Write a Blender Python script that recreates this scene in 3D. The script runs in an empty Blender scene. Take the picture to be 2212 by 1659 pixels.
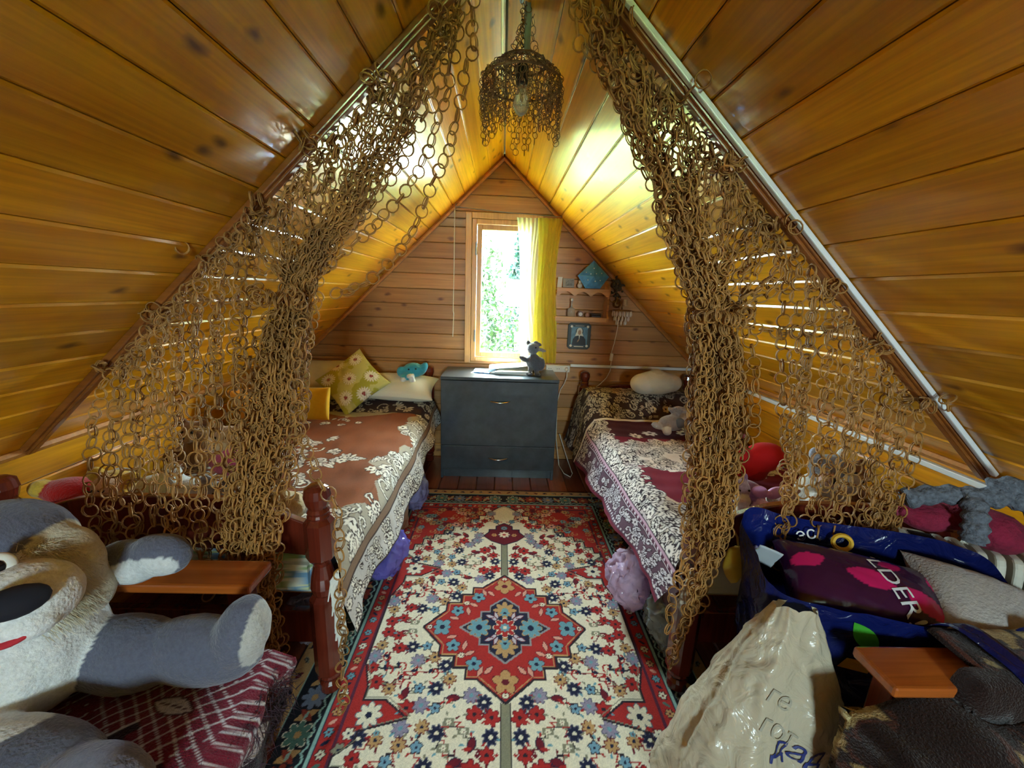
import bpy, bmesh, math, random
import numpy as np
from mathutils import Vector, Matrix, Euler, noise as mnoise

random.seed(7); RNG = np.random.default_rng(7)
PI = math.pi
SC = bpy.context.scene
COL = SC.collection

# ---------------------------------------------------------------- camera
cam_d = bpy.data.cameras.new('camera'); cam = bpy.data.objects.new('camera', cam_d); COL.objects.link(cam)
cam_d.sensor_width = 36.0; cam_d.lens = 868.0 / 2212.0 * 36.0; cam_d.clip_start = 0.02; cam_d.clip_end = 200
CM = ((0.998992, -0.032020, 0.031455), (-0.023584, 0.221802, 0.974806), (0.038190, 0.974566, -0.220823))
cam.matrix_world = Matrix(((CM[0][0], CM[0][1], -CM[0][2], 0), (CM[1][0], CM[1][1], -CM[1][2], 0),
                           (CM[2][0], CM[2][1], -CM[2][2], 1.35), (0, 0, 0, 1)))
SC.camera = cam

# ---------------------------------------------------------------- world, sun, exposure
SC.view_settings.view_transform = 'Standard'; SC.view_settings.look = 'None'
SC.view_settings.gamma = 1.0; SC.view_settings.use_curve_mapping = False
SC.view_settings.exposure = 1.55
world = bpy.data.worlds.new('sky'); SC.world = world; world.use_nodes = True
_bg = world.node_tree.nodes['Background']; _bg.inputs[0].default_value = (0.70, 0.89, 1.0, 1); _bg.inputs[1].default_value = 45.0
sun_d = bpy.data.lights.new('sun', 'SUN'); sun_d.energy = 110.0; sun_d.angle = 0.012; sun_d.color = (1.0, 0.95, 0.84)
sun = bpy.data.objects.new('sun', sun_d); COL.objects.link(sun)
sun.rotation_euler = Vector((-0.10, -math.cos(math.radians(61)), -math.sin(math.radians(61)))).to_track_quat('-Z', 'Y').to_euler()
def window_portal(name, loc, rot, sx, sy):
    d = bpy.data.lights.new(name, 'AREA'); d.shape = 'RECTANGLE'; d.size = sx; d.size_y = sy; d.cycles.is_portal = True
    o = bpy.data.objects.new(name, d); COL.objects.link(o); o.location = loc; o.rotation_euler = rot
window_portal('sky_portal', (0.0, 3.26, 1.34), (-PI/2, 0, 0), 0.46, 1.06)     # facing -Y, into the room
window_portal('sky_portal_added_window', (0.30, -2.36, 1.36), (PI/2, 0, 0), 0.56, 0.70)  # serves the added, unseen window behind the camera

# ---------------------------------------------------------------- helpers
def c(r, g, b):
    f = lambda v: (v/255/12.92) if v/255 <= 0.04045 else ((v/255+0.055)/1.055)**2.4
    return (f(r), f(g), f(b))
ABS = {}
def absloc(o): return ABS.get(o.name, Vector((0, 0, 0))) if o else Vector((0, 0, 0))
class G:
    """collects vertices and faces (world coordinates unless told otherwise)"""
    def __init__(s): s.v = []; s.f = []
    def add(s, vs, fs, T=None):
        n = len(s.v)
        if T is not None: vs = [tuple(T @ Vector(p)) for p in vs]
        s.v.extend([tuple(p) for p in vs]); s.f.extend([tuple(i+n for i in q) for q in fs]); return s
    def box(s, cen, size, rot=None):
        x, y, z = size[0]/2, size[1]/2, size[2]/2
        T = Matrix.Translation(cen) @ (Euler(rot).to_matrix().to_4x4() if rot else Matrix.Identity(4))
        return s.add([(-x,-y,-z),(x,-y,-z),(x,y,-z),(-x,y,-z),(-x,-y,z),(x,-y,z),(x,y,z),(-x,y,z)],
              [(0,3,2,1),(4,5,6,7),(0,1,5,4),(1,2,6,5),(2,3,7,6),(3,0,4,7)], T)
    def box2(s, a, b): return s.box([(a[i]+b[i])/2 for i in range(3)], [abs(b[i]-a[i]) for i in range(3)])
    def tube(s, path, r, n=8, cap=True, closed=False):
        P = [Vector(p) for p in path]; m = len(P); rr = r if hasattr(r, '__len__') else [r]*m
        up = Vector((0,0,1)); vs = []; fs = []; prev = None
        for i, p in enumerate(P):
            t = (P[(i+1) % m]-P[i-1]) if closed else (P[min(i+1,m-1)]-P[max(i-1,0)])
            if t.length < 1e-9: t = Vector((0,0,1))
            t.normalize()
            if prev is None:
                a = t.cross(up)
                if a.length < 0.05: a = t.cross(Vector((0,1,0)))
            else: a = prev - t*prev.dot(t)
            a.normalize(); b = t.cross(a); prev = a
            for k in range(n):
                w = 2*PI*k/n; vs.append(p+a*(math.cos(w)*rr[i])+b*(math.sin(w)*rr[i]))
        for i in range(m if closed else m-1):
            j = (i+1) % m
            for k in range(n):
                k2 = (k+1) % n; fs.append((i*n+k, j*n+k, j*n+k2, i*n+k2))
        if cap and not closed: fs.append(tuple(range(n))); fs.append(tuple(reversed(range((m-1)*n, m*n))))
        return s.add(vs, fs)
    def lathe(s, prof, cen=(0,0,0), n=20, T=None):
        vs = []; fs = []; m = len(prof)
        for r, z in prof:
            for k in range(n): w = 2*PI*k/n; vs.append((r*math.cos(w), r*math.sin(w), z))
        for i in range(m-1):
            for k in range(n): k2 = (k+1) % n; fs.append((i*n+k, i*n+k2, (i+1)*n+k2, (i+1)*n+k))
        fs.append(tuple(reversed(range(n)))); fs.append(tuple(range((m-1)*n, m*n)))
        return s.add(vs, fs, Matrix.Translation(cen) @ (T or Matrix.Identity(4)))
    def ell(s, cen, r, rot=None, nu=16, nv=10):
        if not hasattr(r, '__len__'): r = (r, r, r)
        T = Matrix.Translation(cen) @ (Euler(rot).to_matrix().to_4x4() if rot else Matrix.Identity(4))
        vs = [(0,0,-r[2])]; fs = []
        for i in range(1, nv):
            a = -PI/2+PI*i/nv
            for k in range(nu): w = 2*PI*k/nu; vs.append((r[0]*math.cos(a)*math.cos(w), r[1]*math.cos(a)*math.sin(w), r[2]*math.sin(a)))
        vs.append((0,0,r[2])); t = len(vs)-1
        for k in range(nu):
            k2 = (k+1) % nu; fs.append((0, 1+k2, 1+k)); fs.append((t, 1+(nv-2)*nu+k, 1+(nv-2)*nu+k2))
            for i in range(nv-2): a = 1+i*nu; fs.append((a+k, a+k2, a+nu+k2, a+nu+k))
        return s.add(vs, fs, T)
    def prism(s, poly, d, T=None):
        """2-D polygon in local XY, thickness d along +Z"""
        n = len(poly); vs = [(p[0], p[1], 0) for p in poly]+[(p[0], p[1], d) for p in poly]
        fs = [tuple(reversed(range(n))), tuple(range(n, 2*n))]+[(i, (i+1) % n, n+(i+1) % n, n+i) for i in range(n)]
        return s.add(vs, fs, T)
    def grid(s, fn, nu, nv):
        vs = [fn(i/nu, j/nv) for j in range(nv+1) for i in range(nu+1)]
        return s.add(vs, [(j*(nu+1)+i, j*(nu+1)+i+1, (j+1)*(nu+1)+i+1, (j+1)*(nu+1)+i) for j in range(nv) for i in range(nu)])
XZ = Matrix(((1,0,0,0),(0,0,1,0),(0,1,0,0),(0,0,0,1)))          # local (x,y,d) -> world (x,d,y): prisms in the wall plane
def wallT(y): return Matrix.Translation((0, y, 0)) @ XZ
def mesh_from(name, g):
    me = bpy.data.meshes.new(name); me.from_pydata(g.v, [], g.f); me.update()
    bm = bmesh.new(); bm.from_mesh(me); bmesh.ops.recalc_face_normals(bm, faces=bm.faces); bm.to_mesh(me); bm.free()
    return me
def put(name, me, mat, parent=None, loc=None, smooth=False, bevel=0, solid=0, sub=0, kind=None):
    o = bpy.data.objects.new(name, me); COL.objects.link(o)
    if mat is not None and not me.materials: me.materials.append(mat)
    if parent is not None: o.parent = parent
    if loc is not None: o.location = loc
    ABS[o.name] = absloc(parent)+Vector(o.location)
    if smooth:
        me.polygons.foreach_set('use_smooth', [True]*len(me.polygons)); me.update()
    if solid: m = o.modifiers.new('solid', 'SOLIDIFY'); m.thickness = solid; m.offset = 0
    if bevel: m = o.modifiers.new('bevel', 'BEVEL'); m.width = bevel; m.segments = 2; m.limit_method = 'ANGLE'
    if sub: m = o.modifiers.new('sub', 'SUBSURF'); m.levels = sub; m.render_levels = sub
    if kind: o['kind'] = kind
    return o
def part(name, g, mat, parent=None, **k):
    """world-space geometry -> object whose vertices are relative to its parent"""
    off = absloc(parent)
    if parent is not None and off.length > 0:
        g.v = [(p[0]-off.x, p[1]-off.y, p[2]-off.z) for p in g.v]
    return put(name, mesh_from(name, g), mat, parent, **k)
def local(name, g, mat, parent=None, **k): return put(name, mesh_from(name, g), mat, parent, **k)
def tag(o, label, cat, group=None):
    o['label'] = label; o['category'] = cat
    if group: o['group'] = group
    return o
def thing(name, label, cat, loc=(0,0,0), rot=(0,0,0), group=None):
    o = bpy.data.objects.new(name, None); COL.objects.link(o); o.location = loc; o.rotation_euler = rot
    o.empty_display_size = 0.05; ABS[o.name] = Vector(loc); return tag(o, label, cat, group)
def struct(name, parent=None, loc=(0,0,0)):
    o = bpy.data.objects.new(name, None); COL.objects.link(o); o.location = loc; o['kind'] = 'structure'; o.empty_display_size = 0.05
    ABS[o.name] = Vector(loc); return o
def single(name, g, mat, label, cat, group=None, origin=None, **k):
    """a thing that is one mesh; its origin goes to its base"""
    P = np.array(g.v); b = Vector(((P[:,0].min()+P[:,0].max())/2, (P[:,1].min()+P[:,1].max())/2, P[:,2].min())) if origin is None else Vector(origin)
    g.v = [(p[0]-b.x, p[1]-b.y, p[2]-b.z) for p in g.v]
    return tag(put(name, mesh_from(name, g), mat, None, loc=b, **k), label, cat, group)
def copy_tree(o, parent=None):
    n = o.copy(); COL.objects.link(n); n.parent = parent; ABS[n.name] = Vector(n.location)
    for ch in list(o.children): copy_tree(ch, n)
    return n

# ---------------------------------------------------------------- materials
MATS = {}
def new_mat(name):
    m = bpy.data.materials.new(name); m.use_nodes = True; MATS[name] = m
    nt = m.node_tree; return m, nt, nt.nodes['Principled BSDF']
def N(nt, typ, **k):
    n = nt.nodes.new(typ)
    for a, b in k.items():
        if a.startswith('i_'): n.inputs[a[2:].replace('_', ' ')].default_value = b
        elif a.startswith('n_'): n.inputs[int(a[2:])].default_value = b
        else: setattr(n, a, b)
    return n
def ramp(nt, stops):
    r = nt.nodes.new('ShaderNodeValToRGB'); e = r.color_ramp.elements
    while len(e) < len(stops): e.new(0.5)
    for i, (p, col) in enumerate(stops): e[i].position = p; e[i].color = (*col, 1) if len(col) == 3 else col
    return r
def plain(name, col, rough=0.6, metal=0, spec=0.5, bump=0, bscale=80, var=0, vscale=6, sheen=0, coat=0, trans=0, alpha=1, sss=0):
    m, nt, b = new_mat(name); L = nt.links.new
    b.inputs['Base Color'].default_value = (*col, 1); b.inputs['Roughness'].default_value = rough
    b.inputs['Metallic'].default_value = metal; b.inputs['Specular IOR Level'].default_value = spec
    b.inputs['Sheen Weight'].default_value = sheen; b.inputs['Coat Weight'].default_value = coat
    b.inputs['Transmission Weight'].default_value = trans; b.inputs['Alpha'].default_value = alpha
    if bump or var:
        tc = N(nt, 'ShaderNodeTexCoord')
    if var:
        nz = N(nt, 'ShaderNodeTexNoise', i_Scale=vscale, i_Detail=5.0, i_Roughness=0.6); L(tc.outputs['Object'], nz.inputs['Vector'])
        d = tuple(max(0, v*(1-var)) for v in col); u = tuple(min(1, v*(1+var)) for v in col)
        r = ramp(nt, [(0.3, d), (0.7, u)]); L(nz.outputs['Fac'], r.inputs[0]); L(r.outputs[0], b.inputs['Base Color'])
    if bump:
        nz = N(nt, 'ShaderNodeTexNoise', i_Scale=bscale, i_Detail=3.0); L(tc.outputs['Object'], nz.inputs['Vector'])
        bp = N(nt, 'ShaderNodeBump', i_Strength=bump, i_Distance=0.01); L(nz.outputs['Fac'], bp.inputs['Height']); L(bp.outputs[0], b.inputs['Normal'])
    return m
def woodmat(name, lo, hi, knot, rough=0.28, coat=0.4, axis=0, knots=1.0, bump=0.12, gscale=1.0, random_tone=0.25):
    """lacquered pine: grain along the local axis, knots, tone per board"""
    m, nt, b = new_mat(name); L = nt.links.new
    tc = N(nt, 'ShaderNodeTexCoord'); oi = N(nt, 'ShaderNodeObjectInfo')
    off = N(nt, 'ShaderNodeVectorMath', operation='SCALE'); off.inputs[0].default_value = (37.1, 17.7, 23.3); L(oi.outputs['Random'], off.inputs['Scale'])
    ad = N(nt, 'ShaderNodeVectorMath', operation='ADD'); L(tc.outputs['Object'], ad.inputs[0]); L(off.outputs[0], ad.inputs[1])
    sc = [16*gscale]*3; sc[axis] = 1.1*gscale
    mp = N(nt, 'ShaderNodeMapping'); mp.inputs['Scale'].default_value = sc; L(ad.outputs[0], mp.inputs['Vector'])
    nz = N(nt, 'ShaderNodeTexNoise', i_Scale=1.0, i_Detail=6.0, i_Roughness=0.62, i_Distortion=0.8); L(mp.outputs[0], nz.inputs['Vector'])
    r = ramp(nt, [(0.28, lo), (0.5, tuple((lo[i]+hi[i])/2 for i in range(3))), (0.72, hi)]); L(nz.outputs['Fac'], r.inputs[0])
    fs = [110*gscale]*3; fs[axis] = 2.5*gscale
    mp2 = N(nt, 'ShaderNodeMapping'); mp2.inputs['Scale'].default_value = fs; L(ad.outputs[0], mp2.inputs['Vector'])
    nz2 = N(nt, 'ShaderNodeTexNoise', i_Scale=1.0, i_Detail=3.0); L(mp2.outputs[0], nz2.inputs['Vector'])
    r2 = ramp(nt, [(0.35, (0.82,)*3), (0.6, (1.0,)*3)]); L(nz2.outputs['Fac'], r2.inputs[0])
    mx = N(nt, 'ShaderNodeMixRGB', blend_type='MULTIPLY', n_0=1.0); L(r.outputs[0], mx.inputs[1]); L(r2.outputs[0], mx.inputs[2])
    last = mx.outputs[0]
    if knots:
        sp = N(nt, 'ShaderNodeSeparateXYZ'); L(ad.outputs[0], sp.inputs[0])            # knots are cut across the board face
        cr = N(nt, 'ShaderNodeMath', operation='ADD'); L(sp.outputs[1], cr.inputs[0]); L(sp.outputs[2], cr.inputs[1])
        cb_ = N(nt, 'ShaderNodeCombineXYZ'); L(sp.outputs[0], cb_.inputs[0]); L(cr.outputs[0], cb_.inputs[1])
        mk = N(nt, 'ShaderNodeMapping'); mk.inputs['Scale'].default_value = (5.0*gscale, 10.0*gscale, 1); L(cb_.outputs[0], mk.inputs['Vector'])
        dn = N(nt, 'ShaderNodeTexNoise', i_Scale=3.0, i_Detail=2.0); L(mk.outputs[0], dn.inputs['Vector'])
        dm = N(nt, 'ShaderNodeMixRGB', blend_type='LINEAR_LIGHT', n_0=0.10); L(mk.outputs[0], dm.inputs[1]); L(dn.outputs['Color'], dm.inputs[2])
        vo = N(nt, 'ShaderNodeTexVoronoi', feature='F1', voronoi_dimensions='2D', i_Scale=1.0); L(dm.outputs[0], vo.inputs['Vector'])
        kr = ramp(nt, [(0.035, (1,)*3), (0.085, (0.65,)*3), (0.17, (0,)*3)]); L(vo.outputs['Distance'], kr.inputs[0])
        sx = N(nt, 'ShaderNodeSeparateColor'); L(vo.outputs['Color'], sx.inputs[0])
        gt = N(nt, 'ShaderNodeMath', operation='GREATER_THAN', n_1=1.0-0.30*knots); L(sx.outputs[0], gt.inputs[0])
        mu = N(nt, 'ShaderNodeMath', operation='MULTIPLY'); L(kr.outputs[0], mu.inputs[0]); L(gt.outputs[0], mu.inputs[1])
        mu2 = N(nt, 'ShaderNodeMath', operation='MULTIPLY', n_1=0.85); L(mu.outputs[0], mu2.inputs[0])
        mk2 = N(nt, 'ShaderNodeMixRGB', blend_type='MIX'); mk2.inputs[2].default_value = (*knot, 1)
        L(mu2.outputs[0], mk2.inputs[0]); L(last, mk2.inputs[1]); last = mk2.outputs[0]
    if random_tone:
        hv = N(nt, 'ShaderNodeHueSaturation'); mr = N(nt, 'ShaderNodeMapRange', n_3=1-random_tone, n_4=1+random_tone*0.6)
        L(oi.outputs['Random'], mr.inputs[0]); L(mr.outputs[0], hv.inputs['Value']); L(last, hv.inputs['Color']); last = hv.outputs[0]
    L(last, b.inputs['Base Color'])
    b.inputs['Roughness'].default_value = rough; b.inputs['Coat Weight'].default_value = coat; b.inputs['Coat Roughness'].default_value = 0.12
    if bump:
        bp = N(nt, 'ShaderNodeBump', i_Strength=bump, i_Distance=0.01); L(nz.outputs['Fac'], bp.inputs['Height']); L(bp.outputs[0], b.inputs['Normal'])
    return m
def vcmat(name, rough=0.9, bump=0.3, bscale=300, sheen=0.3, spec=0.3, fuzz=0.0, fscale=120):
    """colour comes from the mesh's own colour attribute (woven or printed pattern, fur patches)"""
    m, nt, b = new_mat(name); L = nt.links.new
    a = N(nt, 'ShaderNodeVertexColor', layer_name='Col'); tc = N(nt, 'ShaderNodeTexCoord'); last = a.outputs[0]
    if fuzz:
        nz = N(nt, 'ShaderNodeTexNoise', i_Scale=fscale, i_Detail=4.0, i_Roughness=0.7); L(tc.outputs['Object'], nz.inputs['Vector'])
        r = ramp(nt, [(0.25, (1-fuzz,)*3), (0.75, (1.0,)*3)]); L(nz.outputs['Fac'], r.inputs[0])
        mx = N(nt, 'ShaderNodeMixRGB', blend_type='MULTIPLY', n_0=1.0); L(last, mx.inputs[1]); L(r.outputs[0], mx.inputs[2]); last = mx.outputs[0]
    L(last, b.inputs['Base Color']); b.inputs['Roughness'].default_value = rough
    b.inputs['Sheen Weight'].default_value = sheen; b.inputs['Specular IOR Level'].default_value = spec
    if bump:
        nz = N(nt, 'ShaderNodeTexNoise', i_Scale=bscale, i_Detail=3.0); L(tc.outputs['Object'], nz.inputs['Vector'])
        bp = N(nt, 'ShaderNodeBump', i_Strength=bump, i_Distance=0.006); L(nz.outputs['Fac'], bp.inputs['Height']); L(bp.outputs[0], b.inputs['Normal'])
    return m
def clearmat(name, tint=(1,1,1), gloss=0.06, rough=0.02, opaque=0.0, col=(0.8,0.8,0.8)):
    """thin clear sheet: lets light straight through, with a weak reflection and some body colour"""
    m, nt, b = new_mat(name); L = nt.links.new; out = nt.nodes['Material Output']; nt.nodes.remove(b)
    t = N(nt, 'ShaderNodeBsdfTransparent'); t.inputs[0].default_value = (*tint, 1)
    g = N(nt, 'ShaderNodeBsdfGlossy'); g.inputs['Roughness'].default_value = rough
    mx = N(nt, 'ShaderNodeMixShader', n_0=gloss); L(t.outputs[0], mx.inputs[1]); L(g.outputs[0], mx.inputs[2]); last = mx
    if opaque:
        d = N(nt, 'ShaderNodeBsdfDiffuse'); d.inputs[0].default_value = (*col, 1)
        tl = N(nt, 'ShaderNodeBsdfTranslucent'); tl.inputs[0].default_value = (*col, 1)
        m1 = N(nt, 'ShaderNodeMixShader', n_0=0.7); L(d.outputs[0], m1.inputs[1]); L(tl.outputs[0], m1.inputs[2])
        m2 = N(nt, 'ShaderNodeMixShader', n_0=opaque); L(mx.outputs[0], m2.inputs[1]); L(m1.outputs[0], m2.inputs[2]); last = m2
    L(last.outputs[0], out.inputs['Surface']); return m

PINE = woodmat('lacquered_pine', c(200,122,8), c(234,164,22), c(90,40,4), gscale=1.0)
PINEW = woodmat('shaded_gable_pine', c(166,110,52), c(194,140,76), c(92,48,22), rough=0.42, coat=0.15)  # duller than the ceiling pine: backlit wall's shade is put into the colour
PINET = woodmat('pine_trim', c(168,100,42), c(200,136,66), c(90,46,18), knots=0, random_tone=0.1)
BATTEN = woodmat('brown_batten', c(120,66,24), c(158,92,36), c(70,36,12), knots=0, random_tone=0.05)
FLOORW = woodmat('painted_floor', c(120,58,34), c(146,76,46), c(70,30,16), rough=0.3, knots=0.3, axis=0)
MAHOG = woodmat('dark_red_bed_wood', c(78,26,15), c(112,42,25), c(40,14,10), rough=0.22, coat=0.5, knots=0, axis=2, random_tone=0.05)
ORANGEW = woodmat('orange_stained_wood', c(150,72,24), c(186,98,36), c(96,44,16), rough=0.25, coat=0.5, knots=0, random_tone=0.05)
WHITEP = plain('white_plastic', c(225,228,226), 0.35)

# ---------------------------------------------------------------- room shell
RIDGE = (-0.015, 2.30); KL = (-1.58, 0.78); KR = (1.555, 0.85)      # ridge and knee-wall tops (x, z)
YF, YB = 3.15, -2.25                                               # far and back gable walls
YJL, YJR = 1.30, 1.14                                              # board joints under the brown battens
PW = 0.12
def roof_z(x): return RIDGE[1]-(RIDGE[0]-x)*(RIDGE[1]-KL[1])/(RIDGE[0]-KL[0]) if x < RIDGE[0] else RIDGE[1]-(x-RIDGE[0])*(RIDGE[1]-KR[1])/(KR[0]-RIDGE[0])
def plank_mesh(name, L, w, t=0.018, ch=0.0055, gap=0.0010):
    pr = [(gap, -t), (gap, -ch), (gap+ch, 0), (w-gap-ch, 0), (w-gap, -ch), (w-gap, -t)]
    vs = [(0, p[0], p[1]) for p in pr]+[(L, p[0], p[1]) for p in pr]; n = len(pr)
    g = G().add(vs, [(i, (i+1) % n, n+(i+1) % n, n+i) for i in range(n)]+[tuple(reversed(range(n))), tuple(range(n, 2*n))])
    return mesh_from(name, g)
def plank_run(parent, origin, du, dv, L, w, count, mat, last=None):
    """boards side by side: length along du, stepping along dv, face normal du x dv"""
    du = Vector(du).normalized(); dv = Vector(dv).normalized(); dn = du.cross(dv)
    me = plank_mesh('plank', L, w); me.materials.append(mat)
    for i in range(count):
        m = me
        if last and i == count-1: m = plank_mesh('plank', L, last); m.materials.append(mat)
        o = put('plank', m, None, parent)
        R = Matrix((du, dv, dn)).transposed().to_4x4(); p = Vector(origin)+dv*(w*i)
        o.matrix_basis = Matrix.Translation(p) @ R
ceil = struct('ceiling')
g = G()                                             # outer roof shell keeps daylight out
oh = 0.62
for K, s in ((KL, -1), (KR, 1)):
    a = Vector((RIDGE[0], 0, RIDGE[1])); b = Vector((K[0], 0, K[1])); d = (b-a).normalized(); nrm = Vector((-d.z, 0, d.x)); nrm = nrm if nrm.z > 0 else -nrm
    b2 = b+d*0.25; lo = nrm*0.025; hi = nrm*0.16
    for y0, y1 in ((YB-0.5, YF+oh),):
        q = [a+lo, b2+lo, b2+hi, a+hi+Vector((0,0,0.05))]
        vs = [(p.x, y0, p.z) for p in q]+[(p.x, y1, p.z) for p in q]
        g.add(vs, [(0,1,2,3),(7,6,5,4),(0,4,5,1),(1,5,6,2),(2,6,7,3),(3,7,4,0)])
g.box2((RIDGE[0]-0.16, YB-0.5, RIDGE[1]+0.045), (RIDGE[0]+0.16, YF+oh, RIDGE[1]+0.26))
part('roof_shell', g, plain('roof_board', c(120,96,70), 0.8), ceil)
for (K, sgn, yj, nm) in ((KL, -1, YJL, 'l'), (KR, 1, YJR, 'r')):
    a = Vector((RIDGE[0], 0, RIDGE[1])); b = Vector((K[0], 0, K[1])); up = (a-b); Ls = up.length; up.normalize()
    cnt = int(math.ceil(Ls/PW)); last = Ls-PW*(cnt-1)
    for y0, y1 in ((YB, yj), (yj, YF)):
        if sgn < 0:  plank_run(ceil, (b.x, y0, b.z), (0,1,0), up, y1-y0, PW, cnt, PINE, last)
        else:        plank_run(ceil, (b.x, y1, b.z), (0,-1,0), up, y1-y0, PW, cnt, PINE, last)
# knee walls
for (K, sgn, nm) in ((KL, -1, 'wall_left'), (KR, 1, 'wall_right')):
    w = struct(nm); n = int(math.ceil(K[1]/PW))
    top = K[1]
    if sgn < 0: plank_run(w, (K[0], YB, top-PW*n), (0,1,0), (0,0,1), YF-YB, PW, n, PINE)
    else:       plank_run(w, (K[0], YF, top-PW*n), (0,-1,0), (0,0,1), YF-YB, PW, n, PINE)
    g = G().box2((K[0]+sgn*0.03, YB-0.1, -0.2), (K[0]+sgn*0.15, YF+0.1, top+0.03)); part('wall_core', g, MATS['roof_board'], w)
# floor
fl = struct('floor'); nb = 12; 
plank_run(fl, (KL[0], YF, 0.0), (0,-1,0), (1,0,0), YF-YB, 3.135/24, 24, FLOORW)
for o in fl.children: o.location.z -= 0.0
part('subfloor', G().box2((KL[0]-0.1, YB-0.1, -0.2), (KR[0]+0.1, YF+0.1, -0.03)), MATS['roof_board'], fl)
# gable walls, board by board
def gable(name, y, ny, opening, ph):
    """horizontal boards in the plane y, facing ny; opening = (x0,x1,z0,z1)"""
    w = struct(name); solid_wall = opening is None; x0o, x1o, z0o, z1o = opening or (0.0, 0.0, 0.9, 0.9)
    def span(z): # room width at height z
        xl = KL[0] if z < KL[1] else RIDGE[0]-(RIDGE[1]-z)*(RIDGE[0]-KL[0])/(RIDGE[1]-KL[1])
        xr = KR[0] if z < KR[1] else RIDGE[0]+(RIDGE[1]-z)*(KR[0]-RIDGE[0])/(RIDGE[1]-KR[1])
        return xl-0.02, xr+0.02
    def board(za, zb, f0, f1):
        gp = 0.0008; ch = 0.004
        za += gp; zb -= gp
        rows = [(za, 0.018), (za, ch), (za+ch, 0.0), (zb-ch, 0.0), (zb, ch), (zb, 0.018)]
        L0, R0 = f0(za), f1(za); L1, R1 = f0(zb), f1(zb)
        if R1-L1 < 0.004: L1 = R1 = (L1+R1)/2
        vs = []
        for z, d in rows:
            t = (z-za)/(zb-za+1e-9); vs.append((L0+(L1-L0)*t, y-ny*d, z))
        for z, d in rows:
            t = (z-za)/(zb-za+1e-9); vs.append((R0+(R1-R0)*t, y-ny*d, z))
        n = 6; cx = (L0+R0)/2; cz = za
        g = G().add([(p[0]-cx, p[1]-y, p[2]-cz) for p in vs], [(i, (i+1) % n, n+(i+1) % n, n+i) for i in range(n)]+[tuple(range(n)), tuple(range(n, 2*n))])
        local('plank', g, PINEW, w, loc=(cx, y, cz))
    z = 0.0; edges = [0.0]
    while edges[-1] < RIDGE[1]-0.02: edges.append(min(edges[-1]+ph, RIDGE[1]-0.01))
    zs = sorted(set([round(e, 4) for e in edges]+([] if solid_wall else [z0o, z1o]))); zs = [e for i, e in enumerate(zs) if i == 0 or e-zs[i-1] > 0.012 or e in (z0o, z1o)]
    for za, zb in zip(zs[:-1], zs[1:]):
        l = lambda q: span(q)[0]; r = lambda q: span(q)[1]
        if zb <= z0o+1e-6 or za >= z1o-1e-6: board(za, zb, l, r)
        else: board(za, zb, l, lambda q: x0o); board(za, zb, lambda q: x1o, r)
    g = G(); t0, t1 = (y-ny*0.02, y-ny*0.12)                        # wall body behind the boards
    X = 2.2
    for a, b in (((-X, -0.2), (x0o, 2.7)), ((x1o, -0.2), (X, 2.7)), ((x0o, -0.2), (x1o, z0o)), ((x0o, z1o), (x1o, 2.7))):
        q = []
        if a[0] == -X or b[0] == X:
            # keep under the roof: polygon clipped by the roof line
            xa, xb = a[0], b[0]; pts = [(xa, -0.2), (xb, -0.2)]
            xs = [xb+(xa-xb)*i/8 for i in range(9)]; pts += [(xx, max(-0.1, roof_z(xx)+0.02)) for xx in xs]
            g.prism(pts, abs(t1-t0), Matrix.Translation((0, min(t0, t1), 0)) @ XZ)
        else:
            zt = b[1] if b[1] < 2.5 else None
            pts = [(a[0], a[1]), (b[0], a[1])]+([(b[0], zt), (a[0], zt)] if zt else [(b[0], roof_z(b[0])+0.02), (RIDGE[0], RIDGE[1]+0.02), (a[0], roof_z(a[0])+0.02)])
            g.prism(pts, abs(t1-t0), Matrix.Translation((0, min(t0, t1), 0)) @ XZ)
    part('wall_core', g, MATS['roof_board'], w)
    return w
WIN = (-0.235, 0.235, 0.815, 1.87)
gable('wall_far', YF, -1, WIN, 0.113)
gable('wall_back', YB, 1, (0.0, 0.60, 1.0, 1.70), 0.113)  # opening made for the added fill window
# trims in the roof corners of the far wall
for i, (K, nm) in enumerate(((KL, 'trim_1'), (KR, 'trim_2'))):
    a = Vector((RIDGE[0], YF-0.02, RIDGE[1]-0.02)); b = Vector((K[0], YF-0.02, K[1]-0.02))
    o = part(nm, G().tube([a, b], 0.016, 6), PINET, bevel=0); o['kind'] = 'structure'
    o = part('trim_%d' % (i+3), G().tube([(K[0]-(-1 if i == 0 else 1)*0.012, YB, K[1]-0.005), (K[0]-(-1 if i == 0 else 1)*0.012, YF, K[1]-0.005)], 0.014, 6), PINET); o['kind'] = 'structure'
# brown battens under the board joints
for K, y, nm in ((KL, YJL, 'trim_5'), (KR, YJR, 'trim_6')):
    a = Vector((RIDGE[0], y, RIDGE[1])); b = Vector((K[0], y, K[1])); d = (b-a); n = Vector((-d.z, 0, d.x)).normalized(); n = -n if n.z > 0 else n
    g = G(); ang = math.atan2(-d.z, d.x)
    g.box((a+b)/2+n*0.010, (d.length, 0.045, 0.02), (0, ang, 0)); g.box((a+b)/2+n*0.022, (d.length, 0.026, 0.012), (0, ang, 0))
    o = part(nm, g, BATTEN, bevel=0.004); o['kind'] = 'structure'
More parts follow.
